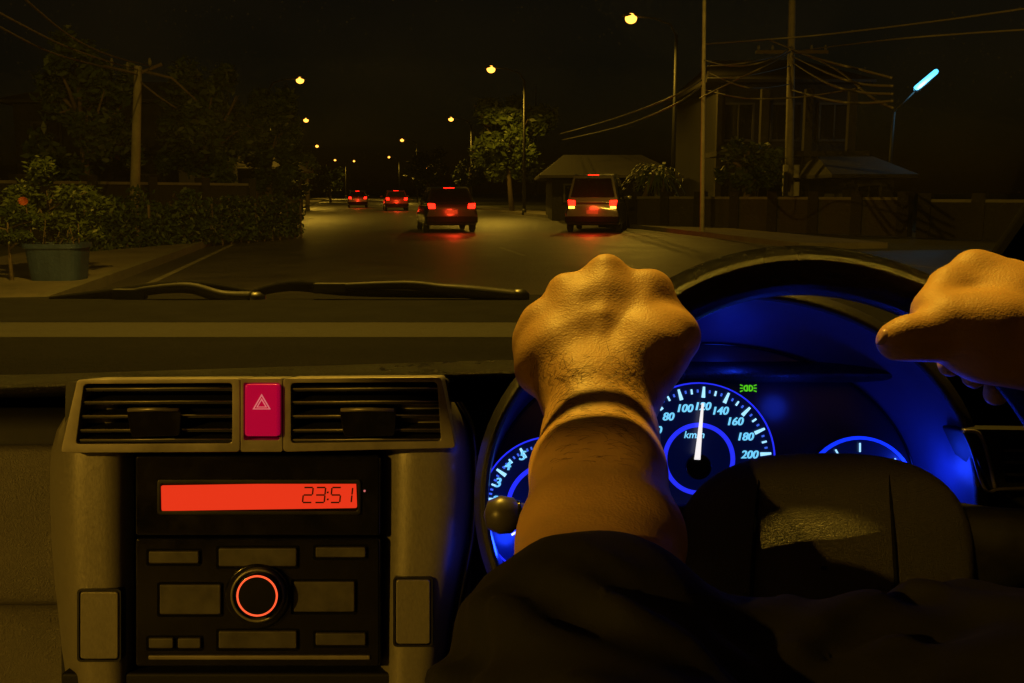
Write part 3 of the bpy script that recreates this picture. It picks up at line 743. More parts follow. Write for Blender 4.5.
# cowl and bonnet
mb = MB(); xs = [XL - .05 + (XR - XL + .1) * i / 30 for i in range(31)]
def cowl_prof(x):
    u = (x - XL) / (XR - XL); bow = .10 * (1 - (2 * min(1, max(0, u)) - 1) ** 2)
    y = BY - .06 + bow
    return [Vector((x, y - .03, BZ - .006)), Vector((x, y + .02, BZ - .001)), Vector((x, y + .10, BZ - .008)), Vector((x, y + .22, BZ - .012)), Vector((x, y + .26, BZ - .04)), Vector((x, y + .26, BZ - .09))]
mb.loft([cowl_prof(x) for x in xs]); mb.build('cowl', cowlp, car, True)
mb = MB()
def bon(x):
    y = BY + .26; e = ((x + .2) / .95) ** 2 * .05
    return [Vector((x, y, BZ - .10 - e)), Vector((x, y, BZ - .055 - e)), Vector((x, y + .3, BZ - .10 - e)), Vector((x, y + .65, BZ - .22 - e)), Vector((x, y + .78, BZ - .38 - e)), Vector((x, y + .8, .35))]
mb.loft([bon(x) for x in xs]); mb.build('bonnet', paint_car, car, True)
mb = MB(); mb.loft([[Vector((x, y, z)) for y, z in ((BY + .2, BZ - .12), (BY - .1, .98), (.4, .95), (-.35, .93), (-.35, .3), (BY + .2, .3))] for x in (XR + .09, XR + .15)], True)
mb.f += [(5, 4, 3, 2, 1, 0), (6, 7, 8, 9, 10, 11)]; mb.build('door_panel', leather, car)

# unseen visor panel and rod, added to cast shadow bands on the left forearm
sv0 = thing('shadow_visor', 'added visor panel and rod above the driver, shading the left forearm', 'sun visor', (.2, .75, 1.5))
mb = MB(); mb.tube([(-.05, .784, 1.450), (.1, .784, 1.450), (.25, .784, 1.450)], .0054, 12); mb.build('rod', blackp, sv0, True)
mb = MB(); mb.loft([[(x, .768, 1.450), (x, .770, 1.459), (x, .67, 1.522), (x, .665, 1.510)] for x in (-.14, .55)], True); mb.f += [(3, 2, 1, 0), (4, 5, 6, 7)]
o = mb.build('panel', roof_m, sv0); bevel(o, .003)

# wipers
def wiper(lb, blade, armp, piv):
    t = thing('windscreen_wiper', lb, 'wiper', P(piv[0], piv[1], 1.52), group='windscreen wipers at the foot of the glass')
    mb = MB(); pts = [P(x, y, 1.47) for x, y in crom(blade, 5)]; n = len(pts)
    mb.tube(pts, [.0035 + .006 * math.sin(PI * i / (n - 1)) for i in range(n)], 8); bl = mb.build('blade', rubber, t, True)
    mb = MB(); pts = [P(x, y, 1.455) for x, y in crom(armp, 5)]; n = len(pts)
    mb.tube(pts, [.012 - .007 * i / (n - 1) for i in range(n)], 8); mb.build('arm', wiper_m, t, True)
    mb = MB(); c = P(piv[0], piv[1], 1.46); mb.tube([c + Vector((0, 0, -.02)), c + Vector((0, 0, .006)), c + Vector((0, 0, .012))], [.017, .016, .008], 14); mb.build('pivot_cap', blackp, t, True)
    mb = MB(); q = armp[-1]; mb.box(P(q[0], q[1] + 1, 1.458), (.05, .016, .016)); o = mb.build('clip', wiper_m, t); bevel(o, .003)
wiper('left windscreen wiper with a long humped blade resting on the cowl', [(50, 299), (120, 293), (190, 285.5), (262, 295)], [(252, 299), (222, 297), (190, 288), (150, 290), (130, 293)], (255, 300))
wiper('right windscreen wiper with its arm hinge near the left hand', [(240, 298), (290, 285.5), (360, 291), (520, 296)], [(520, 298), (470, 292), (440, 289), (405, 285), (330, 287)], (519, 297))

# dashboard -------------------------------------------------------------------
dash = thing('dashboard', 'black grained dashboard running across under the windscreen', 'dashboard', (-.2, .9, .9))
def prof(pts, x): return [P(x * F / d + CX, py, d) if 0 else Vector((x, *(P(0, py, d).yz))) for py, d in pts]
def extr(name, pts, x0, x1, m, parent, nx=2, sm=False):
    mb = MB(); mb.loft([prof(pts, x0 + (x1 - x0) * i / nx) for i in range(nx + 1)][::-1]); return mb.build(name, m, parent, sm)
extr('demister_strip', crom([(299, 1.46), (304, 1.38), (311.5, 1.30), (318, 1.24), (322, 1.2)], 4), -1.3, .85, rubber, dash, sm=True)
extr('upper_pad', crom([(320.5, 1.225), (322, 1.205), (325, 1.165), (329, 1.135), (333, 1.115), (337, 1.085)], 4), -1.3, .85, lit_band_m, dash, sm=True)
xe = 0.02
mb = MB()
sec = []; sec2 = []
for i in range(41):
    x = -1.3 + (2.15) * i / 40
    # near lip is a little higher towards the driver
    px_ = 512 + x * F / .86; k = max(0, min(1, (px_ - 0) / 500)); lip = 383 - 15 * k ** 1.0
    pts = crom([(336.5, 1.09), (339, 1.07), (347, 1.00), (358, .945), (lip - 8, .895)], 4)
    pts2 = crom([(lip - 8, .895), (lip, .855), (lip + 7, .845), (lip + 13, .86), (lip + 15, .90), (lip + 16, .96)], 4)
    sec.append(prof(pts, x)); sec2.append(prof(pts2, x))
mb.loft(sec[::-1]); mb.build('top_pad', flat_m, dash, True)
mb = MB(); mb.loft(sec2[::-1]); mb.build('pad_lip', leather, dash, True)
extr('recess', crom([(395, .97), (410, .90), (440, .885), (447, .885)], 3), -1.3, -.33, soft, dash, sm=True)
# glove box panel left of the centre stack
mb = MB(); sec = []
for i in range(16):
    x = -1.3 + (-.385 + 1.3) * i / 15
    e = max(0, (x + .45) / .065) if x > -.45 else 0
    sec.append(prof(crom([(445, .885 + .02 * e), (447, .862 + .02 * e), (460, .85 + .02 * e), (520, .842 + .02 * e), (590, .85 + .02 * e), (604, .87), (612, .90), (700, .93), (760, .93)], 4), x))
mb.loft(sec[::-1]); mb.build('glovebox_panel', glove, dash, True)
extr('knee_panel', [(372, .98), (400, .95), (520, .93), (760, .93)], -.34, .85, soft, dash)
# right part of dash beside the driver (behind the wheel)
# centre stack
st = thing('centre_stack', 'centre console fascia with brushed bronze-grey side columns', 'car console', P(258, 600, .85))
plate('backing', rbox(60, 440, 472, 740, 6), .845, .06, blackp, st, .003)
def bulge(px, py):  # convex columns
    c = 92 if px < 250 else 425
    return .800 + .012 * ((px - c) / 45.0) ** 2
def column(outline_l, outline_r, side):
    # loft rows between left and right boundary curves
    mb = MB(); secs = []; n = 14
    for (yl, xl), (yr, xr) in zip(outline_l, outline_r):
        row = []
        for k in range(n + 1):
            f = k / n; x = xl + (xr - xl) * f; y = yl + (yr - yl) * f
            e = abs(2 * f - 1); dd = .803 + .022 * e ** 4
            if side * (2 * f - 1) > 0: dd = .803 + .035 * e ** 4
            row.append(P(x, y, dd))
        row = [P(xl, yl, .87)] + row + [P(xr, yr, .87)]
        secs.append(row)
    mb.loft(secs); return mb
ys = [402, 415, 430, 450, 470, 500, 540, 580, 620, 650, 683, 720]
left_edge = [70, 66, 57, 51.5, 50, 50, 51.5, 54.5, 59, 62, 67, 73]
o = column([(y, x) for y, x in zip(ys, left_edge)], [(y, 134 if y > 440 else 128) for y in ys], -1).build('left_column', trim, st, True)
redge = [455, 463, 469, 471.5, 472, 472, 468, 460, 452, 448, 444, 439]
column([(y, 381 if y > 440 else 388) for y in ys], [(y, x) for y, x in zip(ys, redge)], 1).build('right_column', trim, st, True)
for nm, q, cx in (('blank_cover', rbox(77, 589, 121, 662, 4), 0), ('blank_cover', rbox(393, 577, 433, 647, 4), 1)):
    inner = rbox(q[0][0] * 0 + (79 if cx == 0 else 395), (591 if cx == 0 else 579), (119 if cx == 0 else 431), (660 if cx == 0 else 645), 3)
    frame('cover_gap', q, inner, .8000, .01, blackp, st, 0)
    plate(nm, rbox(min(p[0] for p in inner) + .8, min(p[1] for p in inner) + .8, max(p[0] for p in inner) - .8, max(p[1] for p in inner) - .8, 3), .7985, .012, trim, st, .0012)
# dark column edge to the right of the stack, catching blue light
mb = MB(); secs = []
for y, x in zip(ys, redge):
    secs.append([P(x + 1.5, y, .83), P(x + 4, y, .822), P(x + 7, y, .826), P(x + 9, y + 1, .85), P(x + 9, y + 1, .90)])
mb.loft(secs); mb.build('side_rail', gloss, st, True)

# air vents
vt = thing('air_vent', 'twin centre air vent unit with horizontal slats above the radio', 'air vent', P(258, 450, .83))
outer = crom([(80, 381), (82, 380.5)], 2)
def poly8(pts, r=5, n=3):   # rounded polygon
    out = []; N = len(pts)
    for i in range(N):
        p0, p1, p2 = np.array(pts[i - 1], float), np.array(pts[i], float), np.array(pts[(i + 1) % N], float)
        a = p1 + (p0 - p1) / np.linalg.norm(p0 - p1) * r; b = p1 + (p2 - p1) / np.linalg.norm(p2 - p1) * r
        for k in range(n + 1):
            t = k / n; q = a * (1 - t) ** 2 + 2 * p1 * t * (1 - t) + b * t * t; out.append(tuple(q))
    return out
O = poly8([(80, 379.5), (440, 376.5), (455, 448), (60, 453)], 6)
def sub(p0, p1, p2, p3): return poly8([p0, p1, p2, p3], 4)
# one housing: a frame round each opening
frame('housing', poly8([(77, 379.5), (240, 378.5), (240, 452), (60, 453)], 4), poly8([(84, 384), (232, 383), (232, 443), (76, 444)], 4), .786, .05, trim_edge, vt)
frame('housing', poly8([(283, 378.2), (441, 377), (456, 448), (283, 452)], 4), poly8([(291, 383), (437, 382), (441, 441), (291, 443)], 4), .786, .05, trim_edge, vt)
plate('backing', poly8([(66, 382), (448, 379), (452, 446), (64, 450)], 4), .825, .03, blackp, vt, 0)
frame('bridge', poly8([(240.6, 378.5), (282.4, 378.3), (282.4, 452), (240.6, 452)], 2), poly8([(243.5, 383), (279.5, 383), (279.5, 440), (243.5, 440)], 2), .7865, .04, trim_edge, vt)
for (xa, xb, sl) in ((77, 233, -1), (290, 442, 1)):
    for k, y in enumerate((390, 403, 417, 431, 441)):
        x0 = xa - (.12 * 0) ; mb = MB()
        a0 = P(xa + (3 if sl < 0 else 0), y, .7885); b0 = P(xb, y - .6, .7885)
        nrm = P(xa, y, 1) * 0
        up = Vector((0, sp, cp)); fw = Vector((0, cp, -sp))
        th = .0011; dp = .022
        q = [a0 + up * th, b0 + up * th, b0 - up * th, a0 - up * th]; tl_ = fw * dp + up * .006
        mb.prism(q, [v + tl_ for v in q]); o = mb.build('slat', soft, vt)
        lp = MB(); lp.tube([a0 + up * .0009, b0 + up * .0009], .0007, 6); lp.build('slat_highlight', trim_edge, o, True)  # pale lip paints the highlight on the slat's front edge
for (x0, x1) in ((126, 181), (339, 396)):
    tbo = plate('tab', poly8([(x0, 409), (x1, 409), (x1 - 1, 436), (x0 + 5, 437)], 4), .783, .03, gloss, vt, .002)
    mb = MB(); mb.tube([P(x0 + 2, 410, .782), P((x0 + x1) / 2, 409.3, .781), P(x1 - 2, 410, .782)], .0017, 8); mb.build('tab_highlight', trim_edge, vt, True)  # pale tube paints the highlight along the tab's top
# hazard switch
hz = thing('hazard_button', 'glowing crimson hazard switch with triangle mark between the vents', 'button', P(261, 436, .79))
plate('button_well', rbox(243.8, 383, 279.2, 440, 3), .812, .01, blackp, hz, 0)
plate('button_cap', rbox(244.5, 384, 278.5, 436.5, 3), .780, .03, hazard_m, hz, .002, 3)
def tri(c, r):
    return [(c[0], c[1] - r), (c[0] + r * .95, c[1] + r * .62), (c[0] - r * .95, c[1] + r * .62)]
frame('warning_triangle', tri((261.5, 403.5), 9.5), tri((261.5, 403.8), 7.6), .7792, .0012, hazard_l, hz, 0)
frame('warning_triangle', tri((261.5, 404), 5.6), tri((261.5, 404.2), 4.0), .7792, .0012, hazard_l, hz, 0)

# radio ------------------------------------------------------------------------
rd = thing('car_radio', 'black car radio with red display showing 23:51 and a red-ringed knob', 'car radio', P(258, 660, .84))
plate('faceplate', rbox(135, 455.5, 380, 536, 3), .800, .04, gloss, rd, .002)
plate('lower_faceplate', rbox(135, 538, 380, 667, 4), .801, .04, gloss, rd, .002)
frame('display_bezel', rbox(157, 479.5, 361, 515, 3), rbox(160.5, 484, 357.5, 511, 2), .7985, .006, blackp, rd, .0006)
dsp = plate('display', poly8([(161, 485.5), (356, 482.5), (357, 508), (161.5, 511)], 2), .7993, .0012, red_disp, rd, 0)
seg = {'2': 'abged', '3': 'abgcd', '5': 'afgcd', '1': 'bc'}
mb = MB()
def seg7(ch, x, y, w, h, sl=.10):
    t = 1.5; g = .4
    S = {'a': ((g, 0), (w - g, 0)), 'g': ((g, h / 2), (w - g, h / 2)), 'd': ((g, h), (w - g, h)), 'f': ((0, g), (0, h / 2 - g)), 'b': ((w, g), (w, h / 2 - g)), 'e': ((0, h / 2 + g), (0, h - g)), 'c': ((w, h / 2 + g), (w, h - g))}
    for s_ in seg[ch]:
        (ax, ay), (bx, by) = S[s_]; hor = ay == by
        q = [(ax, ay - t / 2), (bx, by - t / 2), (bx, by + t / 2), (ax, ay + t / 2)] if hor else [(ax - t / 2, ay), (ax + t / 2, ay), (bx + t / 2, by), (bx - t / 2, by)]
        q = [(x + u + (h - v) * sl, y + v) for u, v in q]
        mb.prism([P(u, v, .7986) for u, v in q], [P(u, v, .7990) for u, v in q])
for ch, x in (('2', 302.5), ('3', 315), ('5', 330.5), ('1', 342)): seg7(ch, x, 487.5, 9.2, 15)
for yy in (491.5, 498.5):
    q = [(327, yy), (328.8, yy), (328.5, yy + 1.8), (326.7, yy + 1.8)]; mb.prism([P(u, v, .7986) for u, v in q], [P(u, v, .7990) for u, v in q])
mb.build('clock_digits', digit_m, dsp)
plate('led_dot', rbox(363.5, 490, 365.5, 492, .8), .7992, .002, hazard_l, rd, 0)
def button(x0, y0, x1, y1, dep=.7975):
    frame('button_gap', rbox(x0 - 2, y0 - 2, x1 + 2, y1 + 2, 2), rbox(x0, y0, x1, y1, 1.6), .8002, .003, rubber, rd, 0)
    return plate('radio_button', rbox(x0 + .3, y0 + .3, x1 - .3, y1 - .3, 1.6), dep, .008, btn_m, rd, .0011, 2)
for b_ in ((148, 551, 199, 564), (218, 548, 297, 567), (315, 547, 366, 558), (159, 584.5, 221, 615), (293, 581.5, 355, 612.5), (148, 638, 173.5, 649), (177, 638, 201, 649), (218, 631, 297, 649), (315, 633, 366, 646)):
    button(*b_)
plate('lower_lip', rbox(148, 655.5, 370, 660, 1.5), .799, .006, trim_edge, rd, .0008)
def disc(cx, cy, r, n=40): return [(cx + r * math.cos(2 * PI * i / n), cy + r * math.sin(2 * PI * i / n)) for i in range(n)]
plate('knob_bezel', disc(257, 596.5, 33), .7965, .01, gloss, rd, .002)
kn = plate('volume_knob', disc(257, 596, 22.5), .782, .02, gloss, rd, .002, 3)
frame('knob_ring', disc(257, 596, 20.6), disc(257, 596, 18.9), .7815, .002, ring_red, kn, 0)
frame('knob_collar', disc(257, 596, 27), disc(257, 596, 24), .790, .01, trim, rd, .001)
plate('bottom_panel', rbox(60, 673, 470, 760, 4), .81, .05, soft, st, .003)

# instrument cluster -------------------------------------------------------------
ic = thing('instrument_cluster', 'curved instrument cluster glowing deep blue behind the steering wheel', 'dashboard gauges', P(720, 600, .9))
def sup(cx, cy, a, b, e, t0, t1, n):
    out = []
    for i in range(n + 1):
        t = math.radians(t0 + (t1 - t0) * i / n); c, s_ = math.cos(t), math.sin(t)
        out.append((cx + a * math.copysign(abs(c) ** e, c), cy - b * math.copysign(abs(s_) ** e, s_)))
    return out
front = sup(731, 500, 243, 201, .95, -35, 215, 60)
inner = sup(703, 500, 214, 156, .95, -35, 215, 60)
def depthf(i): return .775
mb = MB()
fo = sup(731, 500, 251, 209, .95, -35, 215, 60); fb = sup(731, 500, 257, 215, .95, -35, 215, 60)
bk = sup(724, 505, 235, 150, .95, -35, 215, 60)
def aty(pts, d, dt=0):  # opening leans: top nearer the windscreen
    return [P(x, y, d + (500 - y) / 200 * .035 + dt) for x, y in pts]
mb.loft([aty(front, .780), aty(sup(731, 500, 247, 205, .95, -35, 215, 60), .774), aty(fo, .778), aty(fb, .79), aty(sup(730, 503, 252, 204, .95, -35, 215, 60), .90), aty(bk, 1.12)])
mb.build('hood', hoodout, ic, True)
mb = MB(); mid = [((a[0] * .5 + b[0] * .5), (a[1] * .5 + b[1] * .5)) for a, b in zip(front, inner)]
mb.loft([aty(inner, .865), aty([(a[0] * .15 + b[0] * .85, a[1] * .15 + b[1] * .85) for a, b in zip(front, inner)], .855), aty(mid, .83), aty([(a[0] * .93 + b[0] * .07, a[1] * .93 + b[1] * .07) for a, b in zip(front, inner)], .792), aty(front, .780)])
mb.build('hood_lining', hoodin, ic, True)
fp = P
pts = aty(inner, .862); cen = P(701, 560, .862)
mb = MB(); mb.add(pts + [P(701, 640, .85)], [tuple(range(len(pts))) + (len(pts),)]); mb.build('face_panel', mat('face_panel', (.012, .012, .018), .3, bump='noise', bs=900, bd=.05), ic)
mb = MB(); mb.tube([P(x, y, .862 + (500 - y) / 200 * .035 - .003) for x, y in inner], .0012, 6); mb.build('face_rim', gloss, ic, True)

def text_mesh(s_, size, shear=.0):
    c = bpy.data.curves.new('t', 'FONT'); c.body = s_; c.size = size; c.align_x = 'CENTER'; c.align_y = 'CENTER'; c.shear = shear; c.extrude = 0; c.offset = size * .014
    o = bpy.data.objects.new('t', c); COL.objects.link(o); dg = bpy.context.evaluated_depsgraph_get(); me = bpy.data.meshes.new_from_object(o.evaluated_get(dg))
    vs = [Vector((v.co.x * 1.02, v.co.y, 0)) for v in me.vertices]; fs = [tuple(p.vertices) for p in me.polygons]
    bpy.data.objects.remove(o); bpy.data.curves.remove(c); bpy.data.meshes.remove(me); return vs, fs
GD = .846
def gauge(name, lb, cx, cy, R0, ring_r, a_of, nums, ticks, minor, parent, numr, tsz, label=True, fine=None):
    face = plate(name, disc(cx, cy, R0, 56), GD, .006, dial_face, parent, 0)
    frame('outer_ring', disc(cx, cy, R0 + .6, 64), disc(cx, cy, R0 - .7, 64), GD - .0015, .003, blue_line, face, 0)
    if ring_r: frame('inner_ring', disc(cx, cy, ring_r + 2.2, 56), disc(cx, cy, ring_r - 2.2, 56), GD - .001, .002, blue_line, face, 0)
    pol = lambda a, r: (cx + r * math.sin(a), cy - r * math.cos(a))
    def tick(mb, a, r0, r1, w0, w1):
        a0 = pol(a, r0); a1 = pol(a, r1); n_ = (math.cos(a), math.sin(a))
        q = [(a0[0] - n_[0] * w0, a0[1] - n_[1] * w0), (a0[0] + n_[0] * w0, a0[1] + n_[1] * w0), (a1[0] + n_[0] * w1, a1[1] + n_[1] * w1), (a1[0] - n_[0] * w1, a1[1] - n_[1] * w1)]
        mb.prism([P(u, v, GD - .002) for u, v in q], [P(u, v, GD - .001) for u, v in q])
    mb = MB()
    for a in ticks: tick(mb, math.radians(a), R0 - 14.5, R0 - 3.5, 1.9, 1.1)
    for a in minor: tick(mb, math.radians(a), R0 - 11, R0 - 6, 1.0, .9)
    mb.build('tick_marks', tick_m, face)
    if fine:
        mb = MB()
        for a in fine: tick(mb, math.radians(a), R0 - 9.5, R0 - 6.5, .9, .9)
        mb.build('fine_marks', tick_s, face)
    mb = MB()
    for s_, (nx, ny) in nums:
        vs, fs = text_mesh(s_, tsz, .22)
        for q_ in (-.3, .3): mb.add([P(nx + v.x + q_, ny - v.y, GD - .002 - q_ * .0004) for v in vs], fs)
    mb.build('numerals', num_m, face)
    return face
c0 = (699, 459); A0 = 4.0; step = 20.4
ta = [A0 + step * (v - 120) / 20 for v in range(0, 201, 20)]
nums = [(str(v), (c0[0] + 51 * math.sin(math.radians(A0 + step * (v - 120) / 20)) - .5, c0[1] - 52.5 * math.cos(math.radians(A0 + step * (v - 120) / 20)))) for v in (20, 40, 60, 80, 100, 120, 140, 160, 180, 200)]
sp_ = gauge('speedometer', '', c0[0], c0[1], 76, 34, None, nums, ta, [a + step / 2 for a in ta[:-1]], ic, 54, 11, fine=[a + step * f for a in ta[:-1] for f in (.25, .75)])
mb = MB(); vs, fs = text_mesh('km/h', 10, .2); mb.add([P(694 + v.x, 435 - v.y, GD - .0022) for v in vs], fs); mb.build('unit_text', tick_s if 0 else num_m, sp_)
mb = MB(); q = [(694.2, 459.5), (700.4, 459.8), (703.9, 403), (701.7, 403)]; mb.prism([P(u, v, GD - .008) for u, v in q], [P(u, v, GD - .006) for u, v in q]); mb.build('needle', needle_m, sp_)
plate('needle_hub', disc(699, 467, 13, 30), GD - .006, .004, gloss, sp_, .001)
c1 = (552, 508); sA = 27.0; t1 = [-114 + 0 + sA * k for k in range(0, 9)]
nums = [('1', (503, 520)), ('2', (495, 501)), ('3', (497.5, 483)), ('4', (507, 466)), ('5', (522, 456)), ('6', (546, 450)), ('7', (572, 455)), ('8', (592, 470))]
tc_ = gauge('tachometer', '', c1[0], c1[1], 71, 44, None, nums, [-109 + 27 * k for k in range(8)], [-109 + 27 * k + 13.5 for k in range(7)], ic, 50, 13, fine=[-109 + 27 * k + f for k in range(7) for f in (5, 9, 18, 22.5)])
mb = MB(); q = [(551, 509), (556, 509), (512, 536), (511, 534)]; mb.prism([P(u, v, GD - .008) for u, v in q], [P(u, v, GD - .006) for u, v in q]); mb.build('needle', needle_m, tc_)
fg = plate('fuel_gauge', disc(860, 492, 55, 48), GD, .006, dial_face, ic, 0)
frame('outer_ring', disc(860, 492, 55.6, 48), disc(860, 492, 52.5, 48), GD - .0015, .003, blue_deep, fg, 0)
mb = MB()
for a in (52, 47, -30, 0):
    a = math.radians(a); q = [(860 + r * math.sin(a) + w * math.cos(a), 492 - r * math.cos(a) + w * math.sin(a)) for r, w in ((40, -.9), (40, .9), (49, .9), (49, -.9))]; mb.prism([P(u, v, GD - .002) for u, v in q], [P(u, v, GD - .001) for u, v in q])
mb.build('tick_marks', tick_m, fg)
# green side-lamp symbol
mb = MB()
def stroke(pts, w=.75):
    for (a, b) in zip(pts[:-1], pts[1:]):
        dx, dy = b[0] - a[0], b[1] - a[1]; L = math.hypot(dx, dy) or 1; nx, ny = -dy / L * w, dx / L * w
        q = [(a[0] + nx, a[1] + ny), (b[0] + nx, b[1] + ny), (b[0] - nx, b[1] - ny), (a[0] - nx, a[1] - ny)]
        mb.prism([P(u, v, GD - .002) for u, v in q], [P(u, v, GD - .001) for u, v in q])
for sx in (-1, 1):
    X = 748.3 + sx * 1.0
    stroke([(X, 385.4), (X, 391)]); stroke([(X, 385.4), (X + sx * 2.6, 386), (X + sx * 3.4, 388.2), (X + sx * 2.6, 390.4), (X, 391)])
    for yy, e in ((385.8, -1.0), (388.2, 0), (390.6, 1.0)): stroke([(X + sx * 4.4, yy), (X + sx * 7.4, yy + e)], .6)
mb.build('side_lamp_symbol', green_m, ic)
BL = (.01, .045, 1.0)
def blue(px, py, d, e, s_=.012): 
    o = point('blue_glow', P(px, py, d) - ic.location, e, BL, s_, ic); return o
blue(735, 362, .848, .07); blue(925, 470, .825, .13); blue(505, 540, .835, .14); blue(790, 400, .852, .03); blue(640, 380, .85, .06)
for y_ in range(450, 590, 20): blue(476.5 - max(0, y_ - 520) * .05, y_, .806, .0028, .012)  # added points outside the hood, turning the stack's right edge blue

# steering column stalks
sk = thing('column_stalk', 'dark stalk with a rounded tip left of the rev counter', 'control stalk', P(560, 520, .76))
mb = MB(); pts = [P(x, y, d) for x, y, d in ((486, 515, .752), (489, 515, .751), (500, 515, .750), (512, 515.5, .752), (516, 516, .753), (560, 519, .76), (640, 525, .78))]
mb.tube(pts, [.004, .0115, .0150, .0140, .0105, .010, .010], 20); mb.build('lever', stalk_m, sk, True)
mb = MB(); mb.tube([P(516, 516, .753), P(519, 516, .7535)], .0125, 20); mb.build('collar', gloss, sk, True)

# side air vent at the right
dash_right = plate('side_panel', poly8([(992, 432), (1130, 430), (1130, 640), (1010, 640)], 8), .815, .10, soft, dash, .004)

sv = thing('side_air_vent', 'right-hand dash air vent with pale curved edge by the wheel', 'air vent', P(1010, 490, .8))
frame('housing', poly8([(963, 429), (1090, 431), (1100, 492), (992, 491)], 5), poly8([(1000, 438), (1080, 440), (1082, 484), (1006, 483)], 4), .775, .04, soft, sv, .002)
mb = MB(); mb.tube([P(x, y, .774) for x, y in crom([(964, 431), (978, 433), (986, 450), (995, 488)], 6)], .0016, 8); mb.build('edge_trim', trim_edge, sv, True)
mb = MB(); mb.tube([P(x, y, .774) for x, y in crom([(964, 432), (972, 450), (985, 489), (1000, 489), (1040, 487)], 6)], .0014, 8); mb.build('edge_trim', btn_m, sv, True)
plate('backing', poly8([(998, 436), (1084, 438), (1086, 486), (1004, 485)], 3), .80, .02, blackp, sv, 0)
for y in (449, 461, 473):
    mb = MB(); q = [P(1004, y, .779), P(1082, y, .779), P(1082, y + 3, .779), P(1004, y + 3, .779)]; mb.prism(q, [v + Vector((0, .016, .004)) for v in q]); mb.build('slat', btn_m, sv)

# steering wheel ------------------------------------------------------------------
sw = thing('steering_wheel', 'black grained leather steering wheel gripped by both hands', 'steering wheel', P(824, 514, .66))
TW = math.radians(18)
WC = np.array((.2115, -.117, .65)); WR = .178
def rim(phi, r=WR, off=0):  # phi from top, clockwise to the right
    a = math.radians(phi)
    return WC + np.array((r * math.sin(a), r * math.cos(a) * math.cos(TW) - off * 0 + off * math.sin(TW), r * math.cos(a) * math.sin(TW) - off * math.cos(TW)))
mb = MB(); n1, n2 = 120, 20; secs = []
for i in range(n1 + 1):
    phi = 360 * i / n1; row = []
    for k in range(n2):
        a = 2 * PI * k / n2; rr_ = .0185 * math.cos(a); of = .0165 * math.sin(a)
        row.append(cw(*rim(phi, WR + rr_, of)))
    secs.append(row)
mb.loft(secs, True); mb.build('rim', leather_rim, sw, True)
# hub pad: superellipse dome
def padpt(u, t, rx, ry, cx, cy, d0, dome, e=.75):
    c, s_ = math.cos(t), math.sin(t)
    x = cx + u * rx * math.copysign(abs(c) ** e, c); y = cy - u * ry * math.copysign(abs(s_) ** e, s_)
    return P(x, y, d0 - dome * (1 - u ** 3) + (cy - y) / ry * .02)
mb = MB(); secs = []
for u in (.02, .2, .4, .6, .75, .88, .95, 1.0):
    secs.append([padpt(u, 2 * PI * k / 64, 150, 115, 824, 568, .64, .035) for k in range(64)])
secs.append([padpt(1.0, 2 * PI * k / 64, 150, 112, 824, 568, .69, 0) for k in range(64)])
mb.loft(secs, True); hp = mb.build('hub_pad', pad_mat, sw, True)
# seams: a stitched line down each side of the pad
for sx in (-1, 1):
    pp = []
    for k in range(13):
        y = 462 + 14 * k; x = 824 + sx * (63 + 10 * math.sin(k / 12 * PI * .5)); u = ((abs(x - 824) / 150) ** 2.6 + (abs(y - 568) / 112) ** 2.6) ** (1 / 2.6)
        if u < .97: pp.append(P(x, y, .64 - .035 * (1 - u ** 3) + (568 - y) / 112 * .02 - .0003))
    mb = MB(); mb.tube(pp, .0013, 6); mb.build('seam', rubber, hp, True)
for sx in (-1, 1):
    mb = MB(); secs = []
    for f in (0, .3, .6, .85, 1):
        p = np.array(K(824 + sx * 118, 560, .665)) * (1 - f) + rim(90 * sx + (4 * sx), WR - .004) * f
        w = .042 - .022 * math.sin(f * PI * .5); th = .012 + .002 * f
        row = []
        for k in range(16):
            a = 2 * PI * k / 16; row.append(cw(p[0], p[1] + w * math.copysign(abs(math.sin(a)) ** .8, math.sin(a)), p[2] - .004 + th * math.cos(a)))
        secs.append(row)
    mb.loft(secs, True); mb.build('spoke', blackp, sw, True)
mb = MB(); secs = []
for f in (0, .5, 1):
    p = np.array(K(824, 640, .645)) * (1 - f) + rim(180, WR - .004) * f
    secs.append([cw(p[0] + (.045 - .01 * f) * math.cos(2 * PI * k / 16), p[1], p[2] + .010 * math.sin(2 * PI * k / 16)) for k in range(16)])
mb.loft(secs, True); mb.build('spoke', blackp, sw, True)
mb = MB(); a_ = P(824, 560, .68); b_ = P(800, 560, .90); mb.tube([a_, a_.lerp(b_, .5), b_], [.055, .06, .065], 24); mb.build('column_shroud', blackp, sw, True)

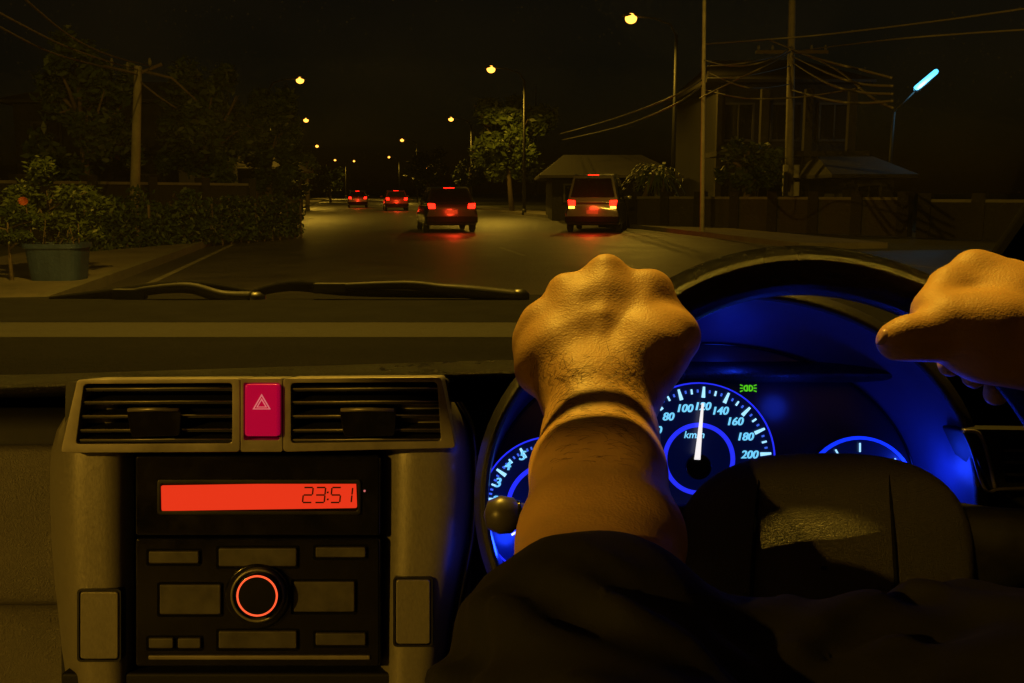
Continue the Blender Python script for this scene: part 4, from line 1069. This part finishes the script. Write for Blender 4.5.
# ------------------------------------------------------------------ person: one continuous body by a distance field
class SDF:
    def __init__(s, lo, hi, h):
        s.lo = np.array(lo, float); s.h = h
        s.n = np.ceil((np.array(hi) - s.lo) / h).astype(int) + 1
        s.F = np.full(s.n, 1.0, np.float32)
    def sl(s, a, b):
        i0 = np.clip(np.floor((a - s.lo) / s.h).astype(int), 0, s.n); i1 = np.clip(np.ceil((b - s.lo) / s.h).astype(int) + 1, 0, s.n)
        if (i1 <= i0).any(): return None, None
        ax = [s.lo[k] + s.h * np.arange(i0[k], i1[k]) for k in range(3)]
        X = np.stack(np.meshgrid(*ax, indexing='ij'), -1).astype(np.float32)
        return tuple(slice(i0[k], i1[k]) for k in range(3)), X
    def union(s, sl, d, k):
        f = s.F[sl]
        if k > 0:
            hh = np.clip(.5 + .5 * (f - d) / k, 0, 1); s.F[sl] = f * (1 - hh) + d * hh - k * hh * (1 - hh)
        else: s.F[sl] = np.minimum(f, d)
    def cap(s, a, ra, b, rb, k=.006, flat=None):
        a = np.array(a); b = np.array(b); m = max(ra, rb) + k + .012
        sl, X = s.sl(np.minimum(a, b) - m, np.maximum(a, b) + m)
        if sl is None: return
        ba = b - a; pa = X - a.astype(np.float32); t = np.clip((pa @ ba) / max(1e-9, ba @ ba), 0, 1)
        s.union(sl, np.linalg.norm(pa - t[..., None] * ba, axis=-1) - (ra + (rb - ra) * t), k)
    def chain(s, pts, k=.006):
        for (a, ra), (b, rb) in zip(pts[:-1], pts[1:]): s.cap(a, ra, b, rb, k)
    def ell(s, c, r, k=.01):
        c = np.array(c); r = np.array(r); m = k + .02
        sl, X = s.sl(c - r - m, c + r + m)
        if sl is None: return
        q = (X - c) / r; L = np.linalg.norm(q, axis=-1); L2 = np.linalg.norm(q / r, axis=-1)
        s.union(sl, L * (L - 1) / np.maximum(L2, 1e-6), k)
    def mesh(s):
        Fd = s.F; ins = Fd < 0; nx, ny, nz = Fd.shape
        C = [ins[i:nx - 1 + i, j:ny - 1 + j, k:nz - 1 + k] for i in (0, 1) for j in (0, 1) for k in (0, 1)]
        cnt = sum(c.astype(np.int8) for c in C); act = (cnt > 0) & (cnt < 8); idx = np.argwhere(act)
        ident = -np.ones(act.shape, np.int64); ident[tuple(idx.T)] = np.arange(len(idx))
        acc = np.zeros((len(idx), 3)); num = np.zeros(len(idx))
        for ax in range(3):
            o1, o2 = [q for q in range(3) if q != ax]
            for u in (0, 1):
                for v in (0, 1):
                    off = [0, 0, 0]; off[o1] = u; off[o2] = v; p0 = idx + off; e = [0, 0, 0]; e[ax] = 1; p1 = p0 + e
                    f0 = Fd[tuple(p0.T)]; f1 = Fd[tuple(p1.T)]; cr = (f0 < 0) != (f1 < 0)
                    t = np.where(cr, f0 / np.where(cr, f0 - f1, 1), 0)
                    pos = p0 + t[:, None] * np.array(e); acc[cr] += pos[cr]; num[cr] += 1
        V = s.lo + s.h * (acc / num[:, None]); faces = []
        for ax in range(3):
            o1, o2 = [(1, 2), (2, 0), (0, 1)][ax]
            a = [slice(None)] * 3; b = [slice(None)] * 3; a[ax] = slice(0, -1); b[ax] = slice(1, None)
            cr = ins[tuple(a)] != ins[tuple(b)]; E = np.argwhere(cr); E = E[(E[:, o1] > 0) & (E[:, o2] > 0) & (E[:, o1] < Fd.shape[o1] - 1) & (E[:, o2] < Fd.shape[o2] - 1)]
            d1 = np.zeros(3, int); d1[o1] = 1; d2 = np.zeros(3, int); d2[o2] = 1
            q = np.stack([ident[tuple((E - d1 - d2).T)], ident[tuple((E - d2).T)], ident[tuple(E.T)], ident[tuple((E - d1).T)]], 1)
            fl = ins[tuple(E.T)]; q[~fl] = q[~fl][:, ::-1]; faces.append(q)
        return V, np.concatenate(faces)

def to_world(V):
    out = np.empty_like(V); out[:, 0] = V[:, 0]; out[:, 1] = V[:, 2] * cp + V[:, 1] * sp; out[:, 2] = EYE.z - V[:, 2] * sp + V[:, 1] * cp
    return out
def field_obj(name, sdf, m, parent, sm=2):
    V, Fc = sdf.mesh()
    # a little Laplacian smoothing
    n = len(V)
    for it in range(sm):
        S = np.zeros_like(V); c = np.zeros(n)
        for a, b in ((0, 1), (1, 2), (2, 3), (3, 0)):
            np.add.at(S, Fc[:, a], V[Fc[:, b]]); np.add.at(c, Fc[:, a], 1); np.add.at(S, Fc[:, b], V[Fc[:, a]]); np.add.at(c, Fc[:, b], 1)
        V = V * .5 + (S / c[:, None]) * .5
    Wv = to_world(V); base = np.array(parent.location)
    # frame flip: camera axes (x, y up, d forward) are left-handed -> reverse faces
    Fc = Fc[:, ::-1]
    me = bpy.data.meshes.new(name); me.vertices.add(n); me.vertices.foreach_set('co', (Wv - base).astype(np.float32).ravel())
    me.loops.add(len(Fc) * 4); me.loops.foreach_set('vertex_index', Fc.ravel().astype(np.int32)); me.polygons.add(len(Fc))
    me.polygons.foreach_set('loop_start', np.arange(0, len(Fc) * 4, 4, dtype=np.int32)); me.polygons.foreach_set('loop_total', np.full(len(Fc), 4, np.int32))
    me.materials.append(m); me.update(calc_edges=True); me.polygons.foreach_set('use_smooth', [True] * len(me.polygons)); me.validate()
    o = bpy.data.objects.new(name, me); COL.objects.link(o); o.parent = parent; return o

person = thing('person', 'driver in a dark short-sleeved shirt gripping the steering wheel with both hands', 'person', cw(.235, -.6, .1))
S = SDF((-.06, -.62, -.02), (.62, .10, .80), .0028)
k_ = K
# ---- left arm
S.chain([(k_(588, 398, .640), .0285), (k_(586, 440, .605), .0262), (k_(582, 471, .575), .0292), (k_(580, 540, .51), .0315), (k_(572, 640, .43), .036)], .012)
S.chain([(k_(616, 400, .640), .0265), (k_(615, 440, .605), .0255), (k_(615, 471, .575), .0285), (k_(624, 540, .51), .0305), (k_(600, 650, .42), .036)], .012)
S.chain([(k_(585, 650, .42), .041), (np.array((.045, -.205, .15)), .058)], .02)
# back of the left hand: metacarpals
mc = {'i': (k_(651, 291, .694), .0125), 'm': (k_(606, 274, .702), .0130), 'r': (k_(566, 292, .700), .0120), 'p': (k_(540, 322, .692), .0108)}
S.chain([(k_(624, 392, .645), .022), (k_(640, 335, .675), .017), mc['i']], .014)
S.chain([(k_(608, 392, .645), .023), (k_(606, 330, .675), .018), mc['m']], .014)
S.chain([(k_(592, 394, .645), .023), (k_(578, 335, .675), .018), mc['r']], .014)
S.chain([(k_(580, 396, .645), .022), (k_(555, 350, .672), .018), mc['p']], .014)
for a_, b_, ra_ in (('i', 'm', .0095), ('m', 'r', .0095), ('r', 'p', .0085)):
    A_, B_ = mc[a_][0].copy(), mc[b_][0].copy(); A_[1] -= .002; B_[1] -= .002; A_[2] -= .003; B_[2] -= .003
    S.cap(A_, ra_, B_, ra_, .012)
    A2 = A_ + (k_(605, 340, .67) - A_) * .35; B2 = B_ + (k_(600, 345, .67) - B_) * .35; S.cap(A2, .0150, B2, .0150, .012)
S.chain([mc['p'], (k_(533, 343, .694), .0105), (k_(535, 372, .684), .014)], .012)
S.chain([mc['i'], (k_(675, 322, .682), .0115)], .012)
# knuckle bumps
for q, rr_ in ((k_(606, 269, .698), .0085), (k_(567, 288, .697), .0075)): S.ell(q, (rr_, rr_, rr_), .006)
# extensor tendons standing up under the skin
for x0_, q in ((598, mc['m'][0]), (588, mc['r'][0]), (612, mc['i'][0]), (578, mc['p'][0])):
    A_ = k_(x0_, 372, .632); B_ = q + np.array((0, .004, -.0095)); M_ = (A_ + B_) / 2 + np.array((0, .001, -.0035))
    S.chain([(A_, .0022), (M_, .0030), (B_, .0035)], .005)
# heel and side of the hand
S.chain([(k_(580, 394, .65), .022), (k_(556, 363, .672), .0225), (k_(540, 343, .690), .0145)], .014)
# fingers wrapping over the rim and down its far side
def finger(S, p, k=.003): S.chain(p, k)
finger(S, [mc['i'], (k_(672, 306, .722), .0105), (k_(668, 340, .735), .0098), (k_(650, 362, .718), .0088)])
finger(S, [mc['m'], (k_(620, 292, .738), .0110), (k_(640, 345, .742), .0100), (k_(636, 372, .722), .0090)])
finger(S, [mc['r'], (k_(560, 318, .738), .0105), (k_(600, 365, .738), .0096), (k_(612, 392, .715), .0086)])
finger(S, [mc['p'], (k_(529, 338, .715), .0098), (k_(560, 385, .725), .0088), (k_(585, 404, .705), .0078)])
# thumb: leaves the side of the palm, folds over the near side of the rim
S.chain([(k_(632, 378, .650), .021), (k_(655, 352, .655), .020), (k_(676, 337, .665), .0165)], .014)
S.chain([(k_(676, 337, .665), .0150), (k_(679, 336, .680), .0135), (k_(668, 345, .712), .0115)], .006)
S.chain([(k_(640, 366, .655), .021), (k_(652, 340, .668), .020)], .014)
# ---- right arm
rsh = np.array((.435, -.205, .15)); rel = np.array((.515, -.13, .43))
S.chain([(k_(1085, 318, .665), .0265), ((k_(1085, 318, .665) + rel) / 2, .038), (rel, .044)], .012)
S.chain([(k_(1088, 350, .655), .0255), ((k_(1088, 350, .655) + rel) / 2 + [0, -.01, 0], .036), (rel, .044)], .012)
S.chain([(rel, .046), (rsh, .058)], .02)
rm = {'i': (k_(950, 290, .688), .0125), 'm': (k_(973, 272, .700), .0130), 'r': (k_(1003, 279, .725), .0118), 'p': (k_(1030, 296, .74), .0105)}
S.chain([(k_(1075, 338, .655), .024), (k_(1010, 310, .668), .021), rm['i']], .016)
S.chain([(k_(1078, 330, .66), .024), (k_(1020, 300, .68), .020), rm['m']], .016)
S.chain([(k_(1082, 322, .67), .023), (k_(1040, 300, .70), .018), rm['r']], .016)
S.chain([(k_(1088, 322, .68), .021), (k_(1060, 306, .71), .017), rm['p']], .016)
for a_, b_, ra_ in (('i', 'm', .0125), ('m', 'r', .0125), ('r', 'p', .0115)):
    A_, B_ = rm[a_][0].copy(), rm[b_][0].copy(); A_[1] -= .002; B_[1] -= .002; A_[2] -= .004; B_[2] -= .004
    S.cap(A_, ra_, B_, ra_, .014)
    Q_ = k_(1050, 335, .675); S.cap(A_ + (Q_ - A_) * .3, .017, B_ + (Q_ - B_) * .3, .017, .014); S.cap(A_ + (Q_ - A_) * .6, .020, B_ + (Q_ - B_) * .6, .020, .014)
S.chain([rm['i'], (k_(938, 312, .672), .0150), (k_(960, 335, .655), .02)], .014)
for q, rr_ in ((k_(978, 268, .700), .008),): S.ell(q, (rr_, rr_, rr_), .006)
# thenar mass and thumb lying along the rim, pointing left
S.chain([(k_(1060, 350, .648), .026), (k_(990, 335, .648), .0255), (k_(948, 326, .652), .0185)], .016)
S.chain([(k_(1050, 362, .655), .022), (k_(985, 350, .655), .0200)], .014)
S.chain([(k_(952, 330, .652), .0185), (k_(925, 337, .649), .0150), (k_(908, 338, .648), .0148)], .008)
S.chain([(k_(908, 338, .648), .0150), (k_(897, 341, .650), .0138)], .004)
# fingers: over the far side of the rim, tips coming back below it
finger(S, [rm['i'], (k_(940, 296, .722), .0100), (k_(946, 345, .722), .0094), (k_(950, 366, .700), .0086)])
finger(S, [rm['m'], (k_(968, 296, .745), .0105), (k_(972, 356, .738), .0098), (k_(974, 377, .708), .0090)])
finger(S, [rm['r'], (k_(1000, 306, .752), .0102), (k_(1000, 372, .742), .0096), (k_(996, 394, .712), .0092)])
finger(S, [rm['p'], (k_(1030, 318, .752), .0092), (k_(1030, 380, .740), .0086), (k_(1022, 402, .712), .0080)])
# ---- torso
S.chain([(np.array((.06, -.205, .15)), .062), (np.array((.24, -.20, .13)), .075), (np.array((.42, -.205, .15)), .062)], .04)
S.ell((.24, -.34, .14), (.19, .22, .115), .05)
S.ell((.24, -.50, .16), (.17, .18, .12), .05)
body = field_obj('body', S, skin, person, 2)

# ---- shirt
T = SDF((-.16, -.62, -.06), (.72, .06, .72), .0042)
T.chain([(k_(607, 638, .447), .0485), (k_(594, 668, .418), .0545), (k_(588, 704, .40), .058), (np.array((.05, -.21, .15)), .078)], .02)
T.chain([((k_(1088, 340, .655) * .12 + rel * .88), .057), (rel, .062), (rsh, .078)], .02)
T.chain([(np.array((.06, -.205, .15)), .075), (np.array((.24, -.20, .13)), .085), (np.array((.42, -.205, .15)), .075)], .05)
T.ell((.25, -.33, .17), (.225, .19, .155), .06)
T.ell((.25, -.50, .19), (.215, .2, .16), .06)
# loose front of the shirt hanging towards the wheel
T.chain([(k_(600, 755, .44), .045), (k_(690, 740, .44), .040), (k_(770, 735, .45), .036), (k_(880, 725, .45), .036), (k_(1000, 718, .45), .040), (k_(1150, 712, .46), .045)], .045)
T.chain([(k_(700, 860, .40), .07), (k_(900, 850, .40), .075), (k_(1100, 840, .40), .08)], .05)
for (x0, y0, x1, y1, r_, d_) in ((735, 650, 800, 680, .012, .445), (860, 648, 930, 690, .013, .445), (965, 634, 1040, 680, .014, .45), (640, 640, 700, 700, .010, .45), (560, 620, 620, 700, .007, .43)):
    T.cap(k_(x0, y0, d_), r_, k_(x1, y1, d_ - .02), r_ * 1.2, .03)
ax = [T.lo[k] + T.h * np.arange(T.n[k]) for k in range(3)]
X, Y, Zc = np.meshgrid(*ax, indexing='ij')
# folds run across the sleeve
fold = .0028 * np.sin(85 * (Y + .5 * X) + 55 * Zc + 6 * np.sin(17 * X)) + .0018 * np.sin(170 * Y + 60 * X + 9 * np.sin(25 * Zc)) + .0035 * np.sin(38 * X + 22 * Zc + 3 * np.sin(20 * Y))
cq = k_(600, 622, .455); calm = np.clip((np.sqrt((X - cq[0]) ** 2 + (Y - cq[1]) ** 2 + (Zc - cq[2]) ** 2) - .055) / .05, .12, 1)
T.F += calm.astype(np.float32) * (fold * .8 + .0020 * np.sin(150 * (Y * .8 + Zc * .9) + 8 * np.sin(22 * X)) + .0022 * np.sin(120 * X + 90 * Y + 5 * np.sin(31 * Zc + 20 * X)) * np.sin(45 * Y - 30 * X)).astype(np.float32)
# hollow where the arms pass, cut at the cuff
def capd(a, b, ra, rb):
    a = np.array(a); b = np.array(b); ba = b - a; t = np.clip(((X - a[0]) * ba[0] + (Y - a[1]) * ba[1] + (Zc - a[2]) * ba[2]) / (ba @ ba), 0, 1)
    return np.sqrt((X - a[0] - t * ba[0]) ** 2 + (Y - a[1] - t * ba[1]) ** 2 + (Zc - a[2] - t * ba[2]) ** 2) - (ra + (rb - ra) * t)
hol = capd(k_(598, 480, .56), k_(595, 622, .45), .0435, .043)
T.F = np.maximum(T.F, -hol).astype(np.float32)
ca = k_(600, 622, .455); cd = (k_(598, 480, .56) - k_(572, 645, .425)); cd /= np.linalg.norm(cd)
pl = (X - ca[0]) * cd[0] + (Y - ca[1]) * cd[1] + (Zc - ca[2]) * cd[2]
near = capd(k_(598, 400, .64), k_(572, 640, .43), .09, .09) < 0
T.F = np.where(near, np.maximum(T.F, pl), T.F).astype(np.float32)
T.F[0], T.F[-1] = 1, 1; T.F[:, 0], T.F[:, -1] = 1, 1; T.F[:, :, 0], T.F[:, :, -1] = 1, 1
shirt = field_obj('shirt', T, shirt_m, person, 3)
mb = MB()   # nail of the right thumb
cnl = k_(889, 337, .641)
def nailpt(u, v): return cw(cnl[0] + u * .0050 + v * .002, cnl[1] + v * .0055, cnl[2] + .0025 * (u * u + v * v) )
mb.loft([[nailpt(-1 + 2 * i / 6, -1 + 2 * j / 6) for i in range(7)] for j in range(7)]); 
nl = mb.build('thumbnail', nail_m, person, True); so = nl.modifiers.new('s', 'SOLIDIFY'); so.thickness = .0008
# arm hair
rr = random.Random(5); mb = MB()
from mathutils.bvhtree import BVHTree
bv = BVHTree.FromPolygons([v.co for v in body.data.vertices], [tuple(p.vertices) for p in body.data.polygons])
nh = 0
for i in range(520):
    px_ = rr.choice((rr.gauss(562, 12), rr.gauss(632, 14), rr.gauss(600, 30))); py_ = rr.triangular(345, 470, 385)
    o_ = EYE - person.location; dr = (P(px_, py_, 1) - EYE).normalized(); h = bv.ray_cast(o_, dr, 2.0)
    if h[0] is None: continue
    p, nn_ = h[0], h[1]
    if (p + person.location - EYE).length > .74: continue
    down = (P(px_ + (18 if px_ > 600 else -18), py_ - 60, .6) - P(px_, py_, .62)).normalized(); t_ = (down * -1 + Vector((rr.uniform(-.7, .7), 0, rr.uniform(-.5, .5)))); t_ = (t_ * -1 - nn_ * t_.dot(nn_) * -1).normalized()
    L = rr.uniform(.006, .012); m_ = p + t_ * L * .5 + nn_ * .0012; e = p + t_ * L + nn_ * .0008
    mb.tube([p, m_, e], [.00009, .00007, .00002], 3, cap=False); nh += 1
ha = raw('arm_hair', [v + person.location for v in mb.v], mb.f, hair_m, person)
ha['kind'] = 'stuff'
#==END CABIN==
for a in sc.objects:
    if a.type == 'LIGHT' and a.parent is None: pass
